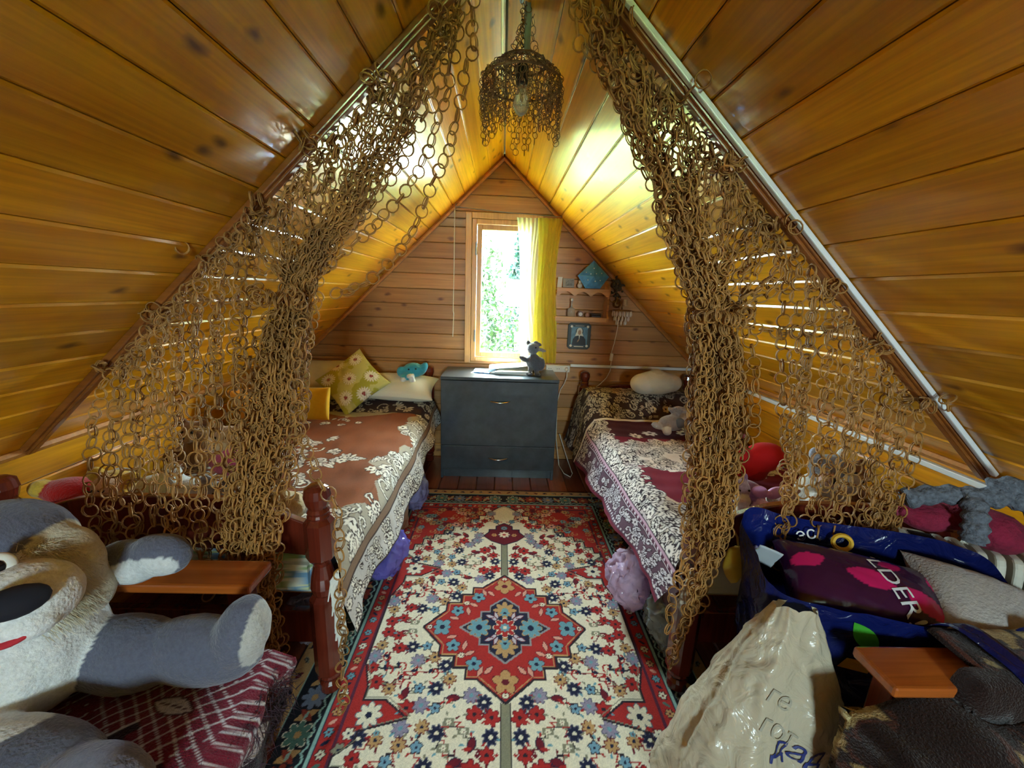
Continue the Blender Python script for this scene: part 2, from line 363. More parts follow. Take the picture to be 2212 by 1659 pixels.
# ---------------------------------------------------------------- window in the far wall
FRAMEW = woodmat('window_pine', c(196,140,72), c(222,172,104), c(120,70,30), rough=0.35, knots=0, axis=2, random_tone=0.05)
GLASS = clearmat('window_glass', (0.97,1.0,0.98), 0.07, 0.01)
METAL = plain('dull_metal', c(150,152,150), 0.35, metal=0.9)
def window(name, x0, x1, z0, z1, y, ny):
    w = struct(name, loc=((x0+x1)/2, y, z0)); t = 0.035; yi, yo = y+ny*0.012, y-ny*0.09
    def bar(nm, a, b): return part(nm, G().box2(a, b), FRAMEW, w, bevel=0.004)
    bar('jamb', (x0, yi, z0), (x0+t, yo, z1)); bar('jamb', (x1-t, yi, z0), (x1, yo, z1))
    bar('head', (x0+t, yi, z1-t), (x1-t, yo, z1)); bar('sill', (x0+t, yi, z0), (x1-t, yo, z0+t))
    s = 0.036; yi2, yo2 = y+ny*0.002, y-ny*0.05
    a, b = x0+t+0.003, x1-t-0.003; d, e = z0+t+0.003, z1-t-0.003
    bar('sash_stile', (a, yi2, d), (a+s, yo2, e)); bar('sash_stile', (b-s, yi2, d), (b, yo2, e))
    bar('sash_rail', (a+s, yi2, d), (b-s, yo2, d+s)); bar('sash_rail', (a+s, yi2, e-s), (b-s, yo2, e))
    part('pane', G().box2((a+s-0.005, y-ny*0.024, d+s-0.005), (b-s+0.005, y-ny*0.028, e-s+0.005)), GLASS, w)
    return w
win = window('window_1', *WIN, YF, -1)
for z in (1.015, 1.66): part('hinge', G().tube([(-0.203, YF-0.016, z-0.045), (-0.203, YF-0.016, z+0.045)], 0.007, 10), METAL, win)
window('added_window_2', 0.0, 0.60, 1.0, 1.70, YB, 1)  # unseen window added behind the camera to brighten surfaces facing the viewer
ca = struct('trim_7', loc=(0, YF, 0.8))                     # flat casing round the window
for a, b in (((-0.283, 0.80), (-0.238, 1.915)), ((0.238, 0.80), (0.283, 1.915)), ((-0.238, 1.872), (0.238, 1.915))):
    part('casing_board', G().box2((a[0], YF-0.016, a[1]), (b[0], YF-0.0015, b[1])), FRAMEW, ca, bevel=0.004)

# ---------------------------------------------------------------- outside
grass = plain('lawn', c(120,150,80), 0.95, var=0.3, vscale=2)
o = part('ground', G().box2((-30, 3.0, -3.0), (30, 60, -2.8)), grass); o['kind'] = 'structure'
o = part('ground', G().box2((-30, -40, -3.0), (30, 3.0, -2.8)), grass); o['kind'] = 'structure'
def leafmat(name, a, b):
    m, nt, bs = new_mat(name); L = nt.links.new; out = nt.nodes['Material Output']
    tc = N(nt, 'ShaderNodeTexCoord'); nz = N(nt, 'ShaderNodeTexNoise', i_Scale=3.0, i_Detail=4.0); L(tc.outputs['Object'], nz.inputs['Vector'])
    r = ramp(nt, [(0.35, a), (0.65, b)]); L(nz.outputs['Fac'], r.inputs[0]); L(r.outputs[0], bs.inputs['Base Color']); bs.inputs['Roughness'].default_value = 0.5
    tl = N(nt, 'ShaderNodeBsdfTranslucent'); L(r.outputs[0], tl.inputs[0]); mx = N(nt, 'ShaderNodeMixShader', n_0=0.25)
    L(bs.outputs[0], mx.inputs[1]); L(tl.outputs[0], mx.inputs[2]); L(mx.outputs[0], out.inputs['Surface']); return m
LEAF = leafmat('tree_leaf', (0.004,0.014,0.0035), (0.013,0.034,0.009)); PINEN = leafmat('dark_needles', (0.002,0.012,0.010), (0.006,0.026,0.020))
BARK = plain('bark', c(90,74,60), 0.9, bump=0.5, bscale=20)
def tree(name, label, x, y, top, rx, rz, n, leaf, mat, seed, cone=False):
    r = np.random.default_rng(seed); t = thing(name, label, 'tree', (x, y, -2.8))
    part('trunk', G().tube([(x, y, -2.8), (x+0.05, y, top-rz), (x, y, top-0.2)], [0.12, 0.08, 0.02], 8), BARK, t)
    g = G()
    for i in range(n):
        d = r.normal(size=3); d /= np.linalg.norm(d); q = d*(0.55+0.45*r.random())
        zz = q[2]
        k = (1-zz)/2*0.95+0.08 if cone else 1.0
        cl = 1+0.25*math.sin(5*math.atan2(q[1], q[0])+3*zz)
        p = Vector((x+q[0]*rx*k*cl, y+q[1]*rx*k*cl, top-rz+zz*rz))
        u = Vector(r.normal(size=3)).normalized(); v = u.cross(Vector(r.normal(size=3))).normalized(); s = leaf*(0.6+0.8*r.random())
        g.add([p-u*s, p-v*s*0.42, p+u*s, p+v*s*0.42], [(0,1,2,3)])
    part('crown', g, mat, t, kind=None)
    return t
tree('leafy_tree', 'light green leafy tree just outside the window on the left', -0.36, 6.6, 2.25, 0.62, 2.1, 7000, 0.052, LEAF, 3)
tree('leafy_tree', 'pale green leafy tree top high in the window behind the nearer tree', -1.30, 9.8, 3.1, 1.2, 2.4, 5200, 0.08, LEAF, 4)
tree('fir_tree', 'dark bluish fir tree behind the leafy tree', 0.62, 12.6, 4.4, 1.1, 3.6, 6200, 0.10, PINEN, 5, cone=True)
tree('fir_tree', 'dark bluish fir tree farther right behind the curtain', 2.6, 12.5, 4.6, 1.4, 3.6, 5600, 0.11, PINEN, 6, cone=True)
tree('leafy_tree', 'rounded leafy tree right of the shed behind the curtain', 3.4, 8.2, 2.4, 1.3, 2.2, 6200, 0.08, LEAF, 7)
rf = thing('shed', 'pale metal roofed shed below the window outside', 'shed', (1.2, 9.6, -2.8))
part('wall', G().box2((0.45, 9.0, -2.8), (1.9, 10.4, -0.70)), plain('shed_wall', c(150,146,136), 0.8), rf)
part('roof', G().add([(0.35,8.8,-0.85),(2.0,8.8,-0.85),(2.0,10.6,0.30),(0.35,10.6,0.30),(0.35,8.8,-0.8),(2.0,8.8,-0.8),(2.0,10.6,0.35),(0.35,10.6,0.35)],
     [(0,1,2,3),(4,5,6,7),(0,1,5,4),(1,2,6,5),(2,3,7,6),(3,0,4,7)]), plain('shed_roof', c(160,158,152), 0.6), rf)

# ---------------------------------------------------------------- window curtains, rod string and pull cord
SHEER = clearmat('white_tulle', (1,1,1), 0.0, 0.3, 0.55, (0.85,0.87,0.85))
YEL = clearmat('yellow_voile', (1.0,0.98,0.45), 0.0, 0.3, 0.62, (0.95,0.90,0.16))
def drape(x0, x1, z0, z1, y, folds, amp, xb0, xb1):
    def fn(u, v):
        t = v; a = x0+(xb0-x0)*t; b = x1+(xb1-x1)*t
        pinch = 1-0.10*math.sin(PI*t)
        xx = a+(b-a)*u*pinch; z = z1+(z0-z1)*v
        return (xx+0.012*math.sin(6*v+3*u), y+amp*math.sin(folds*2*PI*u+1.2*math.sin(4*v))*(0.5+0.5*v)+0.004*math.sin(17*u+9*v), z)
    return G().grid(fn, 90, 40)
rod = thing('curtain_wire', 'thin curtain wire stretched across the gable above the window', 'curtain wire', (0.1, YF-0.05, 1.9))
part('wire', G().tube([(-0.355, YF-0.05, 1.938), (0.0, YF-0.05, 1.915), (0.44, YF-0.05, 1.90)], 0.003, 6), METAL, rod)
for x, z in ((-0.355, 1.938), (0.44, 1.90)):
    part('hook', G().tube([(x, YF-0.0005, z), (x, YF-0.05, z), (x, YF-0.055, z+0.012), (x+0.008, YF-0.045, z+0.016)], 0.0032, 6), METAL, rod)
single('tulle_curtain', drape(0.09, 0.30, 0.80, 1.885, YF-0.05, 7, 0.012, 0.17, 0.33), SHEER, 'white sheer tulle curtain in the right half of the window', 'curtain', smooth=True)
single('yellow_curtain', drape(0.24, 0.42, 0.83, 1.885, YF-0.075, 6, 0.014, 0.26, 0.425), YEL, 'bright yellow voile curtain at the right side of the window', 'curtain', smooth=True)
single('pull_cord', G().tube([(-0.362, YF-0.03, 1.93), (-0.366, YF-0.024, 1.5), (-0.370, YF-0.026, 1.2), (-0.366, YF-0.024, 1.18), (-0.372, YF-0.025, 1.003)], 0.0035, 6), plain('cord_white', c(215,205,180), 0.8), 'pale thin cord hanging down the wall left of the window', 'cord')

# ---------------------------------------------------------------- chest of drawers
CHEST = plain('dark_wenge_chest', c(56,64,68), 0.30, var=0.25, vscale=14, coat=0.35)
CHROME = plain('brushed_handle', c(190,192,194), 0.25, metal=1.0)
ch = thing('chest_of_drawers', 'black chest with two curved metal handles under the window', 'chest of drawers', (0.005, 2.94, 0))
cx0, cx1, cy0, cy1, ct = -0.41, 0.42, 2.755, 3.125, 0.768
part('top', G().box2((cx0, cy0-0.018, ct-0.022), (cx1, cy1, ct)), CHEST, ch, bevel=0.002)
for x in (cx0, cx1-0.018): part('side_panel', G().box2((x, cy0, 0), (x+0.018, cy1, ct-0.022)), CHEST, ch, bevel=0.0015)
part('back_panel', G().box2((cx0+0.018, cy1-0.006, 0.03), (cx1-0.018, cy1, ct-0.022)), CHEST, ch)
part('plinth', G().box2((cx0+0.018, cy0+0.03, 0), (cx1-0.018, cy0+0.046, 0.062)), CHEST, ch)
part('bottom_panel', G().box2((cx0+0.018, cy0+0.0, 0.062), (cx1-0.018, cy1-0.006, 0.078)), CHEST, ch)
for z0, z1, zh in ((0.083, 0.262, 0.172), (0.266, 0.742, 0.600)):
    d = part('drawer', G().box2((cx0+0.004, cy0-0.017, z0), (cx1-0.004, cy0-0.001, z1)), CHEST, ch, bevel=0.0015)
    pts = [(-0.072+0.144*i/16, cy0-0.017-0.022*math.sin(PI*i/16), zh-0.006*math.sin(PI*i/16)) for i in range(17)]
    part('handle', G().tube([(p[0]+0.008, p[1], p[2]) for p in pts], [0.003+0.0045*math.sin(PI*i/16) for i in range(17)], 8), CHROME, d, smooth=True)

# ---------------------------------------------------------------- electric bits on the far wall and roof
PLASTIC = plain('cream_plastic', c(222,216,200), 0.4); DARKP = plain('dark_hole', c(40,38,36), 0.7)
out = thing('socket_block', 'cream triple wall socket beside the chest of drawers', 'socket', (0.479, YF, 0.752))
part('body', G().box2((0.365, YF-0.034, 0.752), (0.555, YF-0.0005, 0.807)), PLASTIC, out, bevel=0.006)
for x in (0.395, 0.46, 0.525):
    ds = part('outlet', G().tube([(x, YF-0.0335, 0.78), (x, YF-0.039, 0.78)], 0.021, 18), PLASTIC, out)
    for s in (-1, 1): part('hole', G().tube([(x+s*0.008, YF-0.0385, 0.78), (x+s*0.008, YF-0.0398, 0.78)], 0.003, 8), DARKP, ds)
part('plug', G().lathe([(0.017,0),(0.018,0.018),(0.010,0.03),(0.004,0.036)], n=14, T=Matrix.Rotation(PI/2, 4, 'X')).__class__().tube([(0.525, YF-0.039, 0.78), (0.525, YF-0.058, 0.778), (0.527, YF-0.066, 0.770)], [0.016, 0.014, 0.006], 12), PLASTIC, out)
def cable(name, pts, r, mat, label, cat='cable', **k): return single(name, G().tube(pts, r, 6), mat, label, cat, **k)
cable('power_cable', [(0.527, YF-0.068, 0.766), (0.528, YF-0.07, 0.72), (0.515, YF-0.04, 0.66), (0.49, YF-0.03, 0.61), (0.47, YF-0.03, 0.50), (0.48, YF-0.04, 0.2), (0.50, 3.0, 0.012), (0.52, 2.86, 0.008), (0.56, 2.80, 0.008), (0.585, 2.86, 0.01), (0.57, 2.98, 0.05), (0.5, 3.08, 0.25)], 0.0035, PLASTIC, 'white power cable hanging from the wall socket beside the chest')
single('cable_channel', G().box2((0.56, YF-0.02, 0.795), (1.535, YF-0.0005, 0.817)), WHITEP, 'white plastic cable channel along the gable wall right of the socket', 'cable channel', bevel=0.003)
single('cable_channel', G().box2((KR[0]-0.024, YB+0.02, KR[1]-0.050), (KR[0]-0.0005, YF-0.03, KR[1]-0.030)), WHITEP, 'long white plastic cable channel along the top of the right low wall', 'cable channel', bevel=0.003)
a = Vector((0.16, YJR-0.034, roof_z(0.16))); b = Vector((KR[0]-0.02, YJR-0.034, roof_z(KR[0]-0.02))); d = b-a; n = Vector((d.z, 0, -d.x)).normalized(); n = -n if n.z > 0 else n
single('cable_channel', G().box((a+b)/2+n*0.009, (d.length, 0.017, 0.014), (0, math.atan2(-d.z, d.x), 0)), WHITEP, 'white plastic cable channel running down the right roof slope beside the batten', 'cable channel', bevel=0.003)

# ---------------------------------------------------------------- wall shelf and the things on it
SHELFW = woodmat('shelf_pine', c(176,124,72), c(206,156,98), c(100,60,26), knots=0, rough=0.45, random_tone=0.05)
sh = thing('wall_shelf', 'small wooden wall shelf with scalloped fretwork right of the window', 'shelf', (0.59, YF, 1.16))
sx0, sx1, sy = 0.40, 0.785, YF-0.13
for z in (1.385, 1.172): part('shelf_board', G().box2((sx0, sy, z), (sx1, YF-0.001, z+0.018)), SHELFW, sh, bevel=0.003)
part('lip', G().box2((sx0, sy-0.008, 1.160), (sx1, sy, 1.196)), SHELFW, sh, bevel=0.003)
pts = [(sx0, 1.392), (sx0, 1.345)]                                # scalloped apron
for k in range(3):
    xa = sx0+0.015+k*0.12; xb = xa+0.115
    pts += [(xa+(xb-xa)*i/10, 1.345+0.032*math.sin(PI*i/10)) for i in range(11)]
pts += [(sx1, 1.345), (sx1, 1.392)]
part('apron', G().prism(pts, 0.010, wallT(sy-0.010)), SHELFW, sh)
pr = [(0, 1.16), (0.13, 1.16), (0.135, 1.19), (0.10, 1.24), (0.12, 1.29), (0.10, 1.33), (0.13, 1.385), (0.11, 1.42), (0, 1.46)]
for x in (sx1, ):
    part('side_bracket', G().prism([(p[0], p[1]) for p in pr], 0.014, Matrix(((0,0,1,x),(-1,0,0,YF-0.001),(0,1,0,0),(0,0,0,1)))), SHELFW, sh)
def lathe_thing(name, prof, cen, mat, label, cat, n=18, **k): return single(name, G().lathe(prof, cen, n), mat, label, cat, smooth=True, **k)
GREYC = plain('grey_card', c(150,148,140), 0.7); CERAM = plain('white_ceramic', c(205,204,196), 0.3)
single('greeting_card', G().box((0.425, sy+0.05, 1.404+0.038), (0.035, 0.004, 0.076), (0.12, 0, 0.2)), plain('card_white', c(206,206,196), 0.7), 'small white card leaning at the curtain end of the upper shelf', 'card')
ph = thing('photo_frame', 'small grey photograph standing on the upper shelf', 'photo', (0.49, sy+0.05, 1.404))
part('backing', G().box((0.49, sy+0.05, 1.404+0.034), (0.085, 0.008, 0.066), (-0.15, 0, 0)), GREYC, ph, bevel=0.002)
part('print', G().box((0.497, sy+0.044, 1.404+0.036), (0.058, 0.002, 0.046), (-0.15, 0, 0)), plain('photo_print', c(120,124,120), 0.5, var=0.6, vscale=60), ph)
sm = thing('figurine', 'small white snowman-like figurine on the upper shelf', 'figurine', (0.575, sy+0.045, 1.403))
part('body', G().ell((0.575, sy+0.045, 1.422), (0.020, 0.018, 0.020)), CERAM, sm, smooth=True); part('head', G().ell((0.575, sy+0.045, 1.450), (0.013, 0.013, 0.014)), CERAM, sm, smooth=True)
part('hat', G().lathe([(0.014, 0), (0.014, 0.003), (0.009, 0.004), (0.008, 0.014)], (0.575, sy+0.045, 1.460), 12), plain('dull_olive', c(110,110,80), 0.7), sm)
lathe_thing('round_pot', [(0.012, 0), (0.022, 0.008), (0.026, 0.02), (0.02, 0.034), (0.012, 0.036)], (0.628, sy+0.05, 1.4035), plain('grey_pot', c(120,116,110), 0.6), 'small grey round pot on the upper shelf behind the paper star', 'pot')
gb = thing('glass_bottle', 'clear glass decanter with a ball stopper on the lower shelf', 'bottle', (0.525, sy+0.05, 1.1905))
CLEARG = plain('clear_glass', (0.9,0.93,0.93), 0.05, trans=0.85)
part('flask', G().lathe([(0.026, 0), (0.028, 0.005), (0.030, 0.05), (0.026, 0.062), (0.010, 0.07), (0.007, 0.085), (0.007, 0.115), (0.009, 0.118)], (0.525, sy+0.05, 1.1905), 18), CLEARG, gb, smooth=True)
part('stopper', G().ell((0.525, sy+0.05, 1.319), 0.011, nu=12, nv=8), CERAM, gb, smooth=True)
ck = thing('trinket_clock', 'tiny round brown clock on the lower shelf', 'clock', (0.592, sy+0.035, 1.1905))
part('case', G().tube([(0.592, sy+0.022, 1.2145), (0.592, sy+0.042, 1.2145)], 0.0215, 18), plain('brown_case', c(96,60,44), 0.4), ck); part('dial', G().tube([(0.592, sy+0.0205, 1.2145), (0.592, sy+0.0225, 1.2145)], 0.014, 18), CERAM, ck)
part('foot', G().box((0.592, sy+0.035, 1.1925), (0.044, 0.026, 0.004)), MATS['brown_case'], ck)
single('shell_figurine', G().ell((0.648, sy+0.05, 1.2085), (0.018, 0.014, 0.018)), plain('pinkish_clay', c(170,130,116), 0.6), 'small pinkish round trinket on the lower shelf', 'trinket', smooth=True)
sb = thing('small_black_box', 'small black box lying at the right end of the lower shelf', 'box', (0.712, sy+0.05, 1.1905))
BLK = plain('black_plastic', c(34,34,36), 0.45); part('base', G().box2((0.675, sy+0.02, 1.1905), (0.748, sy+0.08, 1.210)), BLK, sb, bevel=0.004); part('lid', G().box2((0.673, sy+0.018, 1.2105), (0.750, sy+0.082, 1.224)), BLK, sb, bevel=0.005)

# blue paper diamond hung on the shelf edge
BLUEP = plain('blue_starry_paper', c(70,140,190), 0.5, var=0.25, vscale=30)
kt = thing('paper_gem', 'blue faceted paper gem dotted with white stars on the shelf', 'ornament', (0.66, sy-0.02, 1.405))
P = {'t': (0.653, 1.600), 'l': (0.543, 1.490), 'bl': (0.605, 1.405), 'br': (0.715, 1.405), 'r': (0.772, 1.490)}; yk = sy-0.012
g = G(); m = (0.655, yk-0.035, 1.490)
ring = [P['t'], P['r'], P['br'], P['bl'], P['l']]
vs = [(p[0], yk, p[1]) for p in ring]+[m, (0.656, yk+0.03, 1.490)]
g.add(vs, [(0,1,5),(1,2,5),(2,3,5),(3,4,5),(4,0,5),(1,0,6),(2,1,6),(3,2,6),(4,3,6),(0,4,6)])
part('paper', g, BLUEP, kt)
WHITED = plain('white_dot', c(225,238,245), 0.6)
for x, z in ((0.60,1.515),(0.632,1.505),(0.672,1.508),(0.712,1.512),(0.615,1.462),(0.668,1.455),(0.705,1.462),(0.655,1.545)):
    # each dot lies on the front facet under it
    cxm = abs(x-0.655)/0.115; czm = abs(z-1.490)/0.10; d = 0.035*(1-min(1, max(cxm, czm*0.9+cxm*0.3)))
    part('star', G().prism([(x+(0.0055 if k % 2 == 0 else 0.0026)*math.cos(k*PI/5), z+(0.0055 if k % 2 == 0 else 0.0026)*math.sin(k*PI/5)) for k in range(10)], 0.006, wallT(yk-d-0.006)), WHITED, kt)

# wall sconce with crystal drops, its cord and switch
BRASS = plain('aged_brass', c(150,110,60), 0.35, metal=0.9); CRYST = plain('crystal', (0.95,0.80,0.66), 0.05, trans=0.35)
sc = thing('wall_sconce', 'brass wall lamp with tiers of crystal drops right of the shelf', 'lamp', (0.90, YF, 1.15))
part('back_plate', G().lathe([(0.03, 0), (0.035, 0.01), (0.02, 0.02)], (0.885, YF-0.0005, 1.30), 16, Matrix.Rotation(PI/2, 4, 'X')), BRASS, sc)
part('arm', G().tube([(0.885, YF-0.02, 1.30), (0.885, YF-0.07, 1.33), (0.89, YF-0.10, 1.31), (0.90, YF-0.11, 1.26)], 0.006, 8), BRASS, sc, smooth=True)
part('scroll', G().tube([(0.885+0.05*math.cos(a)*(1-a/12)-0.03, YF-0.03, 1.34+0.05*math.sin(a)*(1-a/12)) for a in np.linspace(0, 7, 30)], 0.004, 6), BRASS, sc, smooth=True)
part('socket_cup', G().lathe([(0.014, 0), (0.018, 0.008), (0.015, 0.05)], (0.925, YF-0.09, 1.285), 14), plain('candle_tan', c(186,150,104), 0.6), sc)
part('bowl_rim', G().tube([(0.91+0.068*math.cos(a), YF-0.085+0.055*math.sin(a), 1.252) for a in np.linspace(0, 2*PI, 25)[:-1]], 0.005, 6, closed=True), BRASS, sc, smooth=True)
drop = G().lathe([(0.001, 0.0), (0.0075, 0.012), (0.006, 0.026), (0.0015, 0.044)], n=6); dme = mesh_from('crystal_drop', drop); dme.materials.append(CRYST)
for R, z, n in ((0.070, 1.205, 16), (0.055, 1.172, 13), (0.035, 1.142, 8)):
    for k in range(n):
        w = 2*PI*k/n+R*40; p = Vector((0.91+R*math.cos(w), YF-0.085+R*0.8*math.sin(w), z))
        o = put('crystal_drop', dme, None, sc, loc=p-absloc(sc)); o.rotation_euler = (0, 0, w)
bd = thing('dried_bunch', 'dark dried flower bunch hanging on the wall above the crystal lamp', 'dried flowers', (0.86, YF-0.02, 1.38))
rr = np.random.default_rng(5); g = G()
for k in range(40):
    p = rr.normal(size=3)*np.array([0.028, 0.012, 0.04])+np.array([0.862, YF-0.045, 1.43]); g.ell(p, (0.008+0.008*rr.random(),)*3, nu=7, nv=5)
part('blossoms', g, plain('dried_olive', c(78,66,40), 0.9), bd, smooth=True); part('stem', G().tube([(0.862, YF-0.045, 1.45), (0.866, YF-0.015, 1.37), (0.872, YF-0.012, 1.33)], 0.004, 6), MATS['dried_olive'], bd)
lc = thing('lamp_cord', 'white lamp cord with inline switch below the crystal lamp', 'cord', (0.88, YF-0.02, 0.74))
part('cord', G().tube([(0.905, YF-0.03, 1.15), (0.905, YF-0.012, 1.08), (0.893, YF-0.012, 0.99), (0.880, YF-0.012, 0.93), (0.880, YF-0.022, 0.86), (0.876, YF-0.035, 0.78), (0.85, YF-0.04, 0.72), (0.80, YF-0.05, 0.67), (0.76, YF-0.06, 0.64)], 0.003, 6), PLASTIC, lc)
part('switch', G().box((0.879, YF-0.018, 0.885), (0.024, 0.02, 0.06), (0, 0.08, 0)), PLASTIC, lc, bevel=0.004)

# framed icon
ic = thing('icon_picture', 'dark framed icon of a woman saint in a white headscarf', 'picture', (0.611, YF, 0.935))
DKG = plain('dark_green_frame', c(48,54,46), 0.45); ix0, ix1, iz0, iz1 = 0.522, 0.702, 0.938, 1.142; cc = 0.018
def octo(x0, x1, z0, z1, q): return [(x0+q, z0), (x1-q, z0), (x1, z0+q), (x1, z1-q), (x1-q, z1), (x0+q, z1), (x0, z1-q), (x0, z0+q)]
part('frame', G().prism(octo(ix0, ix1, iz0, iz1, cc), 0.014, wallT(YF-0.0145)), DKG, ic, bevel=0.003)
part('panel', G().prism(octo(ix0+0.014, ix1-0.014, iz0+0.014, iz1-0.014, 0.012), 0.002, wallT(YF-0.0165)), plain('icon_dark', c(60,62,54), 0.5), ic)
sky_i = part('background', G().prism(octo(ix0+0.026, ix1-0.026, iz0+0.03, iz1-0.03, 0.008), 0.0015, wallT(YF-0.018)), plain('icon_blue', c(96,132,146), 0.5, var=0.3, vscale=40), ic)
icx = 0.612
def disc2(x, z, rx, rz, n=22, a0=0, a1=2*PI): return [(x+rx*math.cos(a0+(a1-a0)*k/n), z+rz*math.sin(a0+(a1-a0)*k/n)) for k in range(n)]
part('halo', G().prism(disc2(icx, 1.078, 0.030, 0.030), 0.001, wallT(YF-0.019)), plain('icon_black', c(30,30,30), 0.5), sky_i)
part('robe', G().prism([(icx-0.055, 0.970), (icx+0.055, 0.970), (icx+0.050, 1.015), (icx+0.032, 1.040), (icx, 1.050), (icx-0.032, 1.040), (icx-0.050, 1.015)], 0.001, wallT(YF-0.0198)), MATS['icon_black'], sky_i)
part('headscarf', G().prism([(icx-0.034, 1.040), (icx-0.005, 1.046), (icx, 1.010), (icx+0.005, 1.046), (icx+0.034, 1.040)]+disc2(icx, 1.080, 0.023, 0.027, 14, -0.5, PI+0.5), 0.001, wallT(YF-0.0206)), plain('icon_white', c(222,214,190), 0.5), sky_i)
part('face', G().prism(disc2(icx, 1.070, 0.0125, 0.019), 0.001, wallT(YF-0.0214)), plain('icon_skin', c(176,132,92), 0.5), sky_i)
part('hand', G().prism([(icx-0.016, 0.992), (icx-0.006, 1.0), (icx+0.002, 1.016), (icx-0.002, 1.02), (icx-0.012, 1.006)], 0.001, wallT(YF-0.0214)), MATS['icon_skin'], sky_i)
for x, z in ((ix0+0.027, iz0+0.027), (ix1-0.027, iz0+0.027), (ix0+0.027, iz1-0.027), (ix1-0.027, iz1-0.027)):
    part('corner_ornament', G().prism(disc2(x, z, 0.010, 0.010, 8), 0.001, wallT(YF-0.0194)), MATS['icon_white'], ic)
part('inscription', G().box((icx, YF-0.0172, iz0+0.0215), (0.075, 0.001, 0.006)), MATS['icon_white'], ic); part('inscription', G().box((icx, YF-0.0172, iz1-0.0215), (0.07, 0.001, 0.005)), plain('icon_silver', c(150,150,140), 0.4), ic)

# things on the chest
ps = thing('paper_stack', 'pile of white papers in the sunlight on the chest', 'papers', (0.06, 2.98, ct))
PAP = plain('white_paper', c(236,236,228), 0.7)
for k in range(5): part('sheet', G().box((0.07+0.008*k, 2.985-0.006*k, ct+0.003+0.0052*k), (0.30-0.012*k, 0.21, 0.0045), (0, 0, 0.10*(k-2)*0.5)), PAP, ps)
part('top_sheet', G().grid(lambda u, v: (-0.08+0.33*u, 2.90+0.19*v+0.02*u, ct+0.030+0.05*u*u+0.006*math.sin(5*u)), 14, 4), PAP, ps, solid=0.0015)
bk = thing('blue_booklet', 'bright blue booklet lying at the left of the white papers', 'booklet', (-0.14, 2.93, ct))
BLUEB = plain('booklet_blue', c(40,120,190), 0.4)
part('cover', G().box((-0.125, 2.93, ct+0.0035), (0.12, 0.085, 0.006), (0, 0, -0.25)), BLUEB, bk, bevel=0.001); part('back_cover', G().box((-0.135, 2.965, ct+0.010), (0.11, 0.05, 0.004), (0.12, 0, -0.2)), BLUEB, bk)
# ---------------------------------------------------------------- woven patterns, drawn into colour attributes
class Ras:
    """a small painter's canvas in metres; each sample becomes one vertex colour of a cloth"""
    def __init__(s, w, h, res, col):
        s.nx = int(round(w/res))+1; s.ny = int(round(h/res))+1; s.res = res; s.w = w; s.h = h
        s.a = np.empty((s.ny, s.nx, 3)); s.a[:] = col
        s.X, s.Y = np.meshgrid(np.arange(s.nx)*res, np.arange(s.ny)*res)
    def win(s, x0, y0, x1, y1):
        i0 = max(0, int(x0/s.res)); i1 = min(s.nx, int(x1/s.res)+2); j0 = max(0, int(y0/s.res)); j1 = min(s.ny, int(y1/s.res)+2)
        if i1 <= i0 or j1 <= j0: return None
        return slice(j0, j1), slice(i0, i1)
    def fill(s, sl, m, col): s.a[sl][m] = col
    def poly(s, pts, col):
        P = np.array(pts); sl = s.win(P[:,0].min(), P[:,1].min(), P[:,0].max(), P[:,1].max())
        if sl is None: return
        x, y = s.X[sl], s.Y[sl]; m = np.zeros(x.shape, bool); n = len(P)
        for i in range(n):
            (x1, y1), (x2, y2) = P[i], P[(i+1) % n]
            if y1 == y2: continue
            m ^= ((y1 > y) != (y2 > y)) & (x < (x2-x1)*(y-y1)/(y2-y1)+x1)
        s.fill(sl, m, col)
    def stroke(s, pts, w, col, closed=False):
        P = list(pts)+([pts[0]] if closed else [])
        for (x1, y1), (x2, y2) in zip(P[:-1], P[1:]):
            sl = s.win(min(x1,x2)-w, min(y1,y2)-w, max(x1,x2)+w, max(y1,y2)+w)
            if sl is None: continue
            x, y = s.X[sl], s.Y[sl]; dx, dy = x2-x1, y2-y1; L = dx*dx+dy*dy+1e-12
            t = np.clip(((x-x1)*dx+(y-y1)*dy)/L, 0, 1); s.fill(sl, (x-x1-t*dx)**2+(y-y1-t*dy)**2 < (w/2)**2, col)
    def leaf(s, x0, y0, L, W, ang, col, edge=None, ew=0.004):
        def one(L, W, col):
            sl = s.win(x0-L, y0-L, x0+L, y0+L)
            if sl is None: return
            x, y = s.X[sl]-x0, s.Y[sl]-y0; u = x*math.cos(ang)+y*math.sin(ang); v = -x*math.sin(ang)+y*math.cos(ang)
            s.fill(sl, (np.abs(u) < L/2) & (np.abs(v) < W/2*(1-(2*u/L)**2)), col)
        if edge is not None: one(L+2.4*ew, W+2*ew, edge)
        one(L, W, col)
    def flower(s, x0, y0, r, n, col, cen, edge=None, rot=0, deep=0.42, ew=0.0035):
        sl = s.win(x0-r-ew, y0-r-ew, x0+r+ew, y0+r+ew)
        if sl is None: return
        x, y = s.X[sl]-x0, s.Y[sl]-y0; d = np.hypot(x, y); th = np.arctan2(y, x)+rot
        R = r*(1-deep+deep*np.abs(np.cos(n/2*th)))
        if edge is not None: s.fill(sl, d < R+ew, edge)
        s.fill(sl, d < R, col); s.fill(sl, d < r*0.26, cen)
    def spiral(s, x0, y0, r, turns, ang, w, col, sg=1):
        s.stroke([(x0+r*(1-t)*math.cos(ang+sg*2*PI*turns*t), y0+r*(1-t)*math.sin(ang+sg*2*PI*turns*t)) for t in np.linspace(0, 0.86, 18)], w, col)
    def mirror(s, ax):
        s.a = np.concatenate([np.flip(s.a, ax), s.a], ax); s.ny, s.nx = s.a.shape[:2]
    def grain(s, k, rng):
        s.a *= 1+k*(rng.random(s.a.shape[:2])[..., None]-0.5)*2
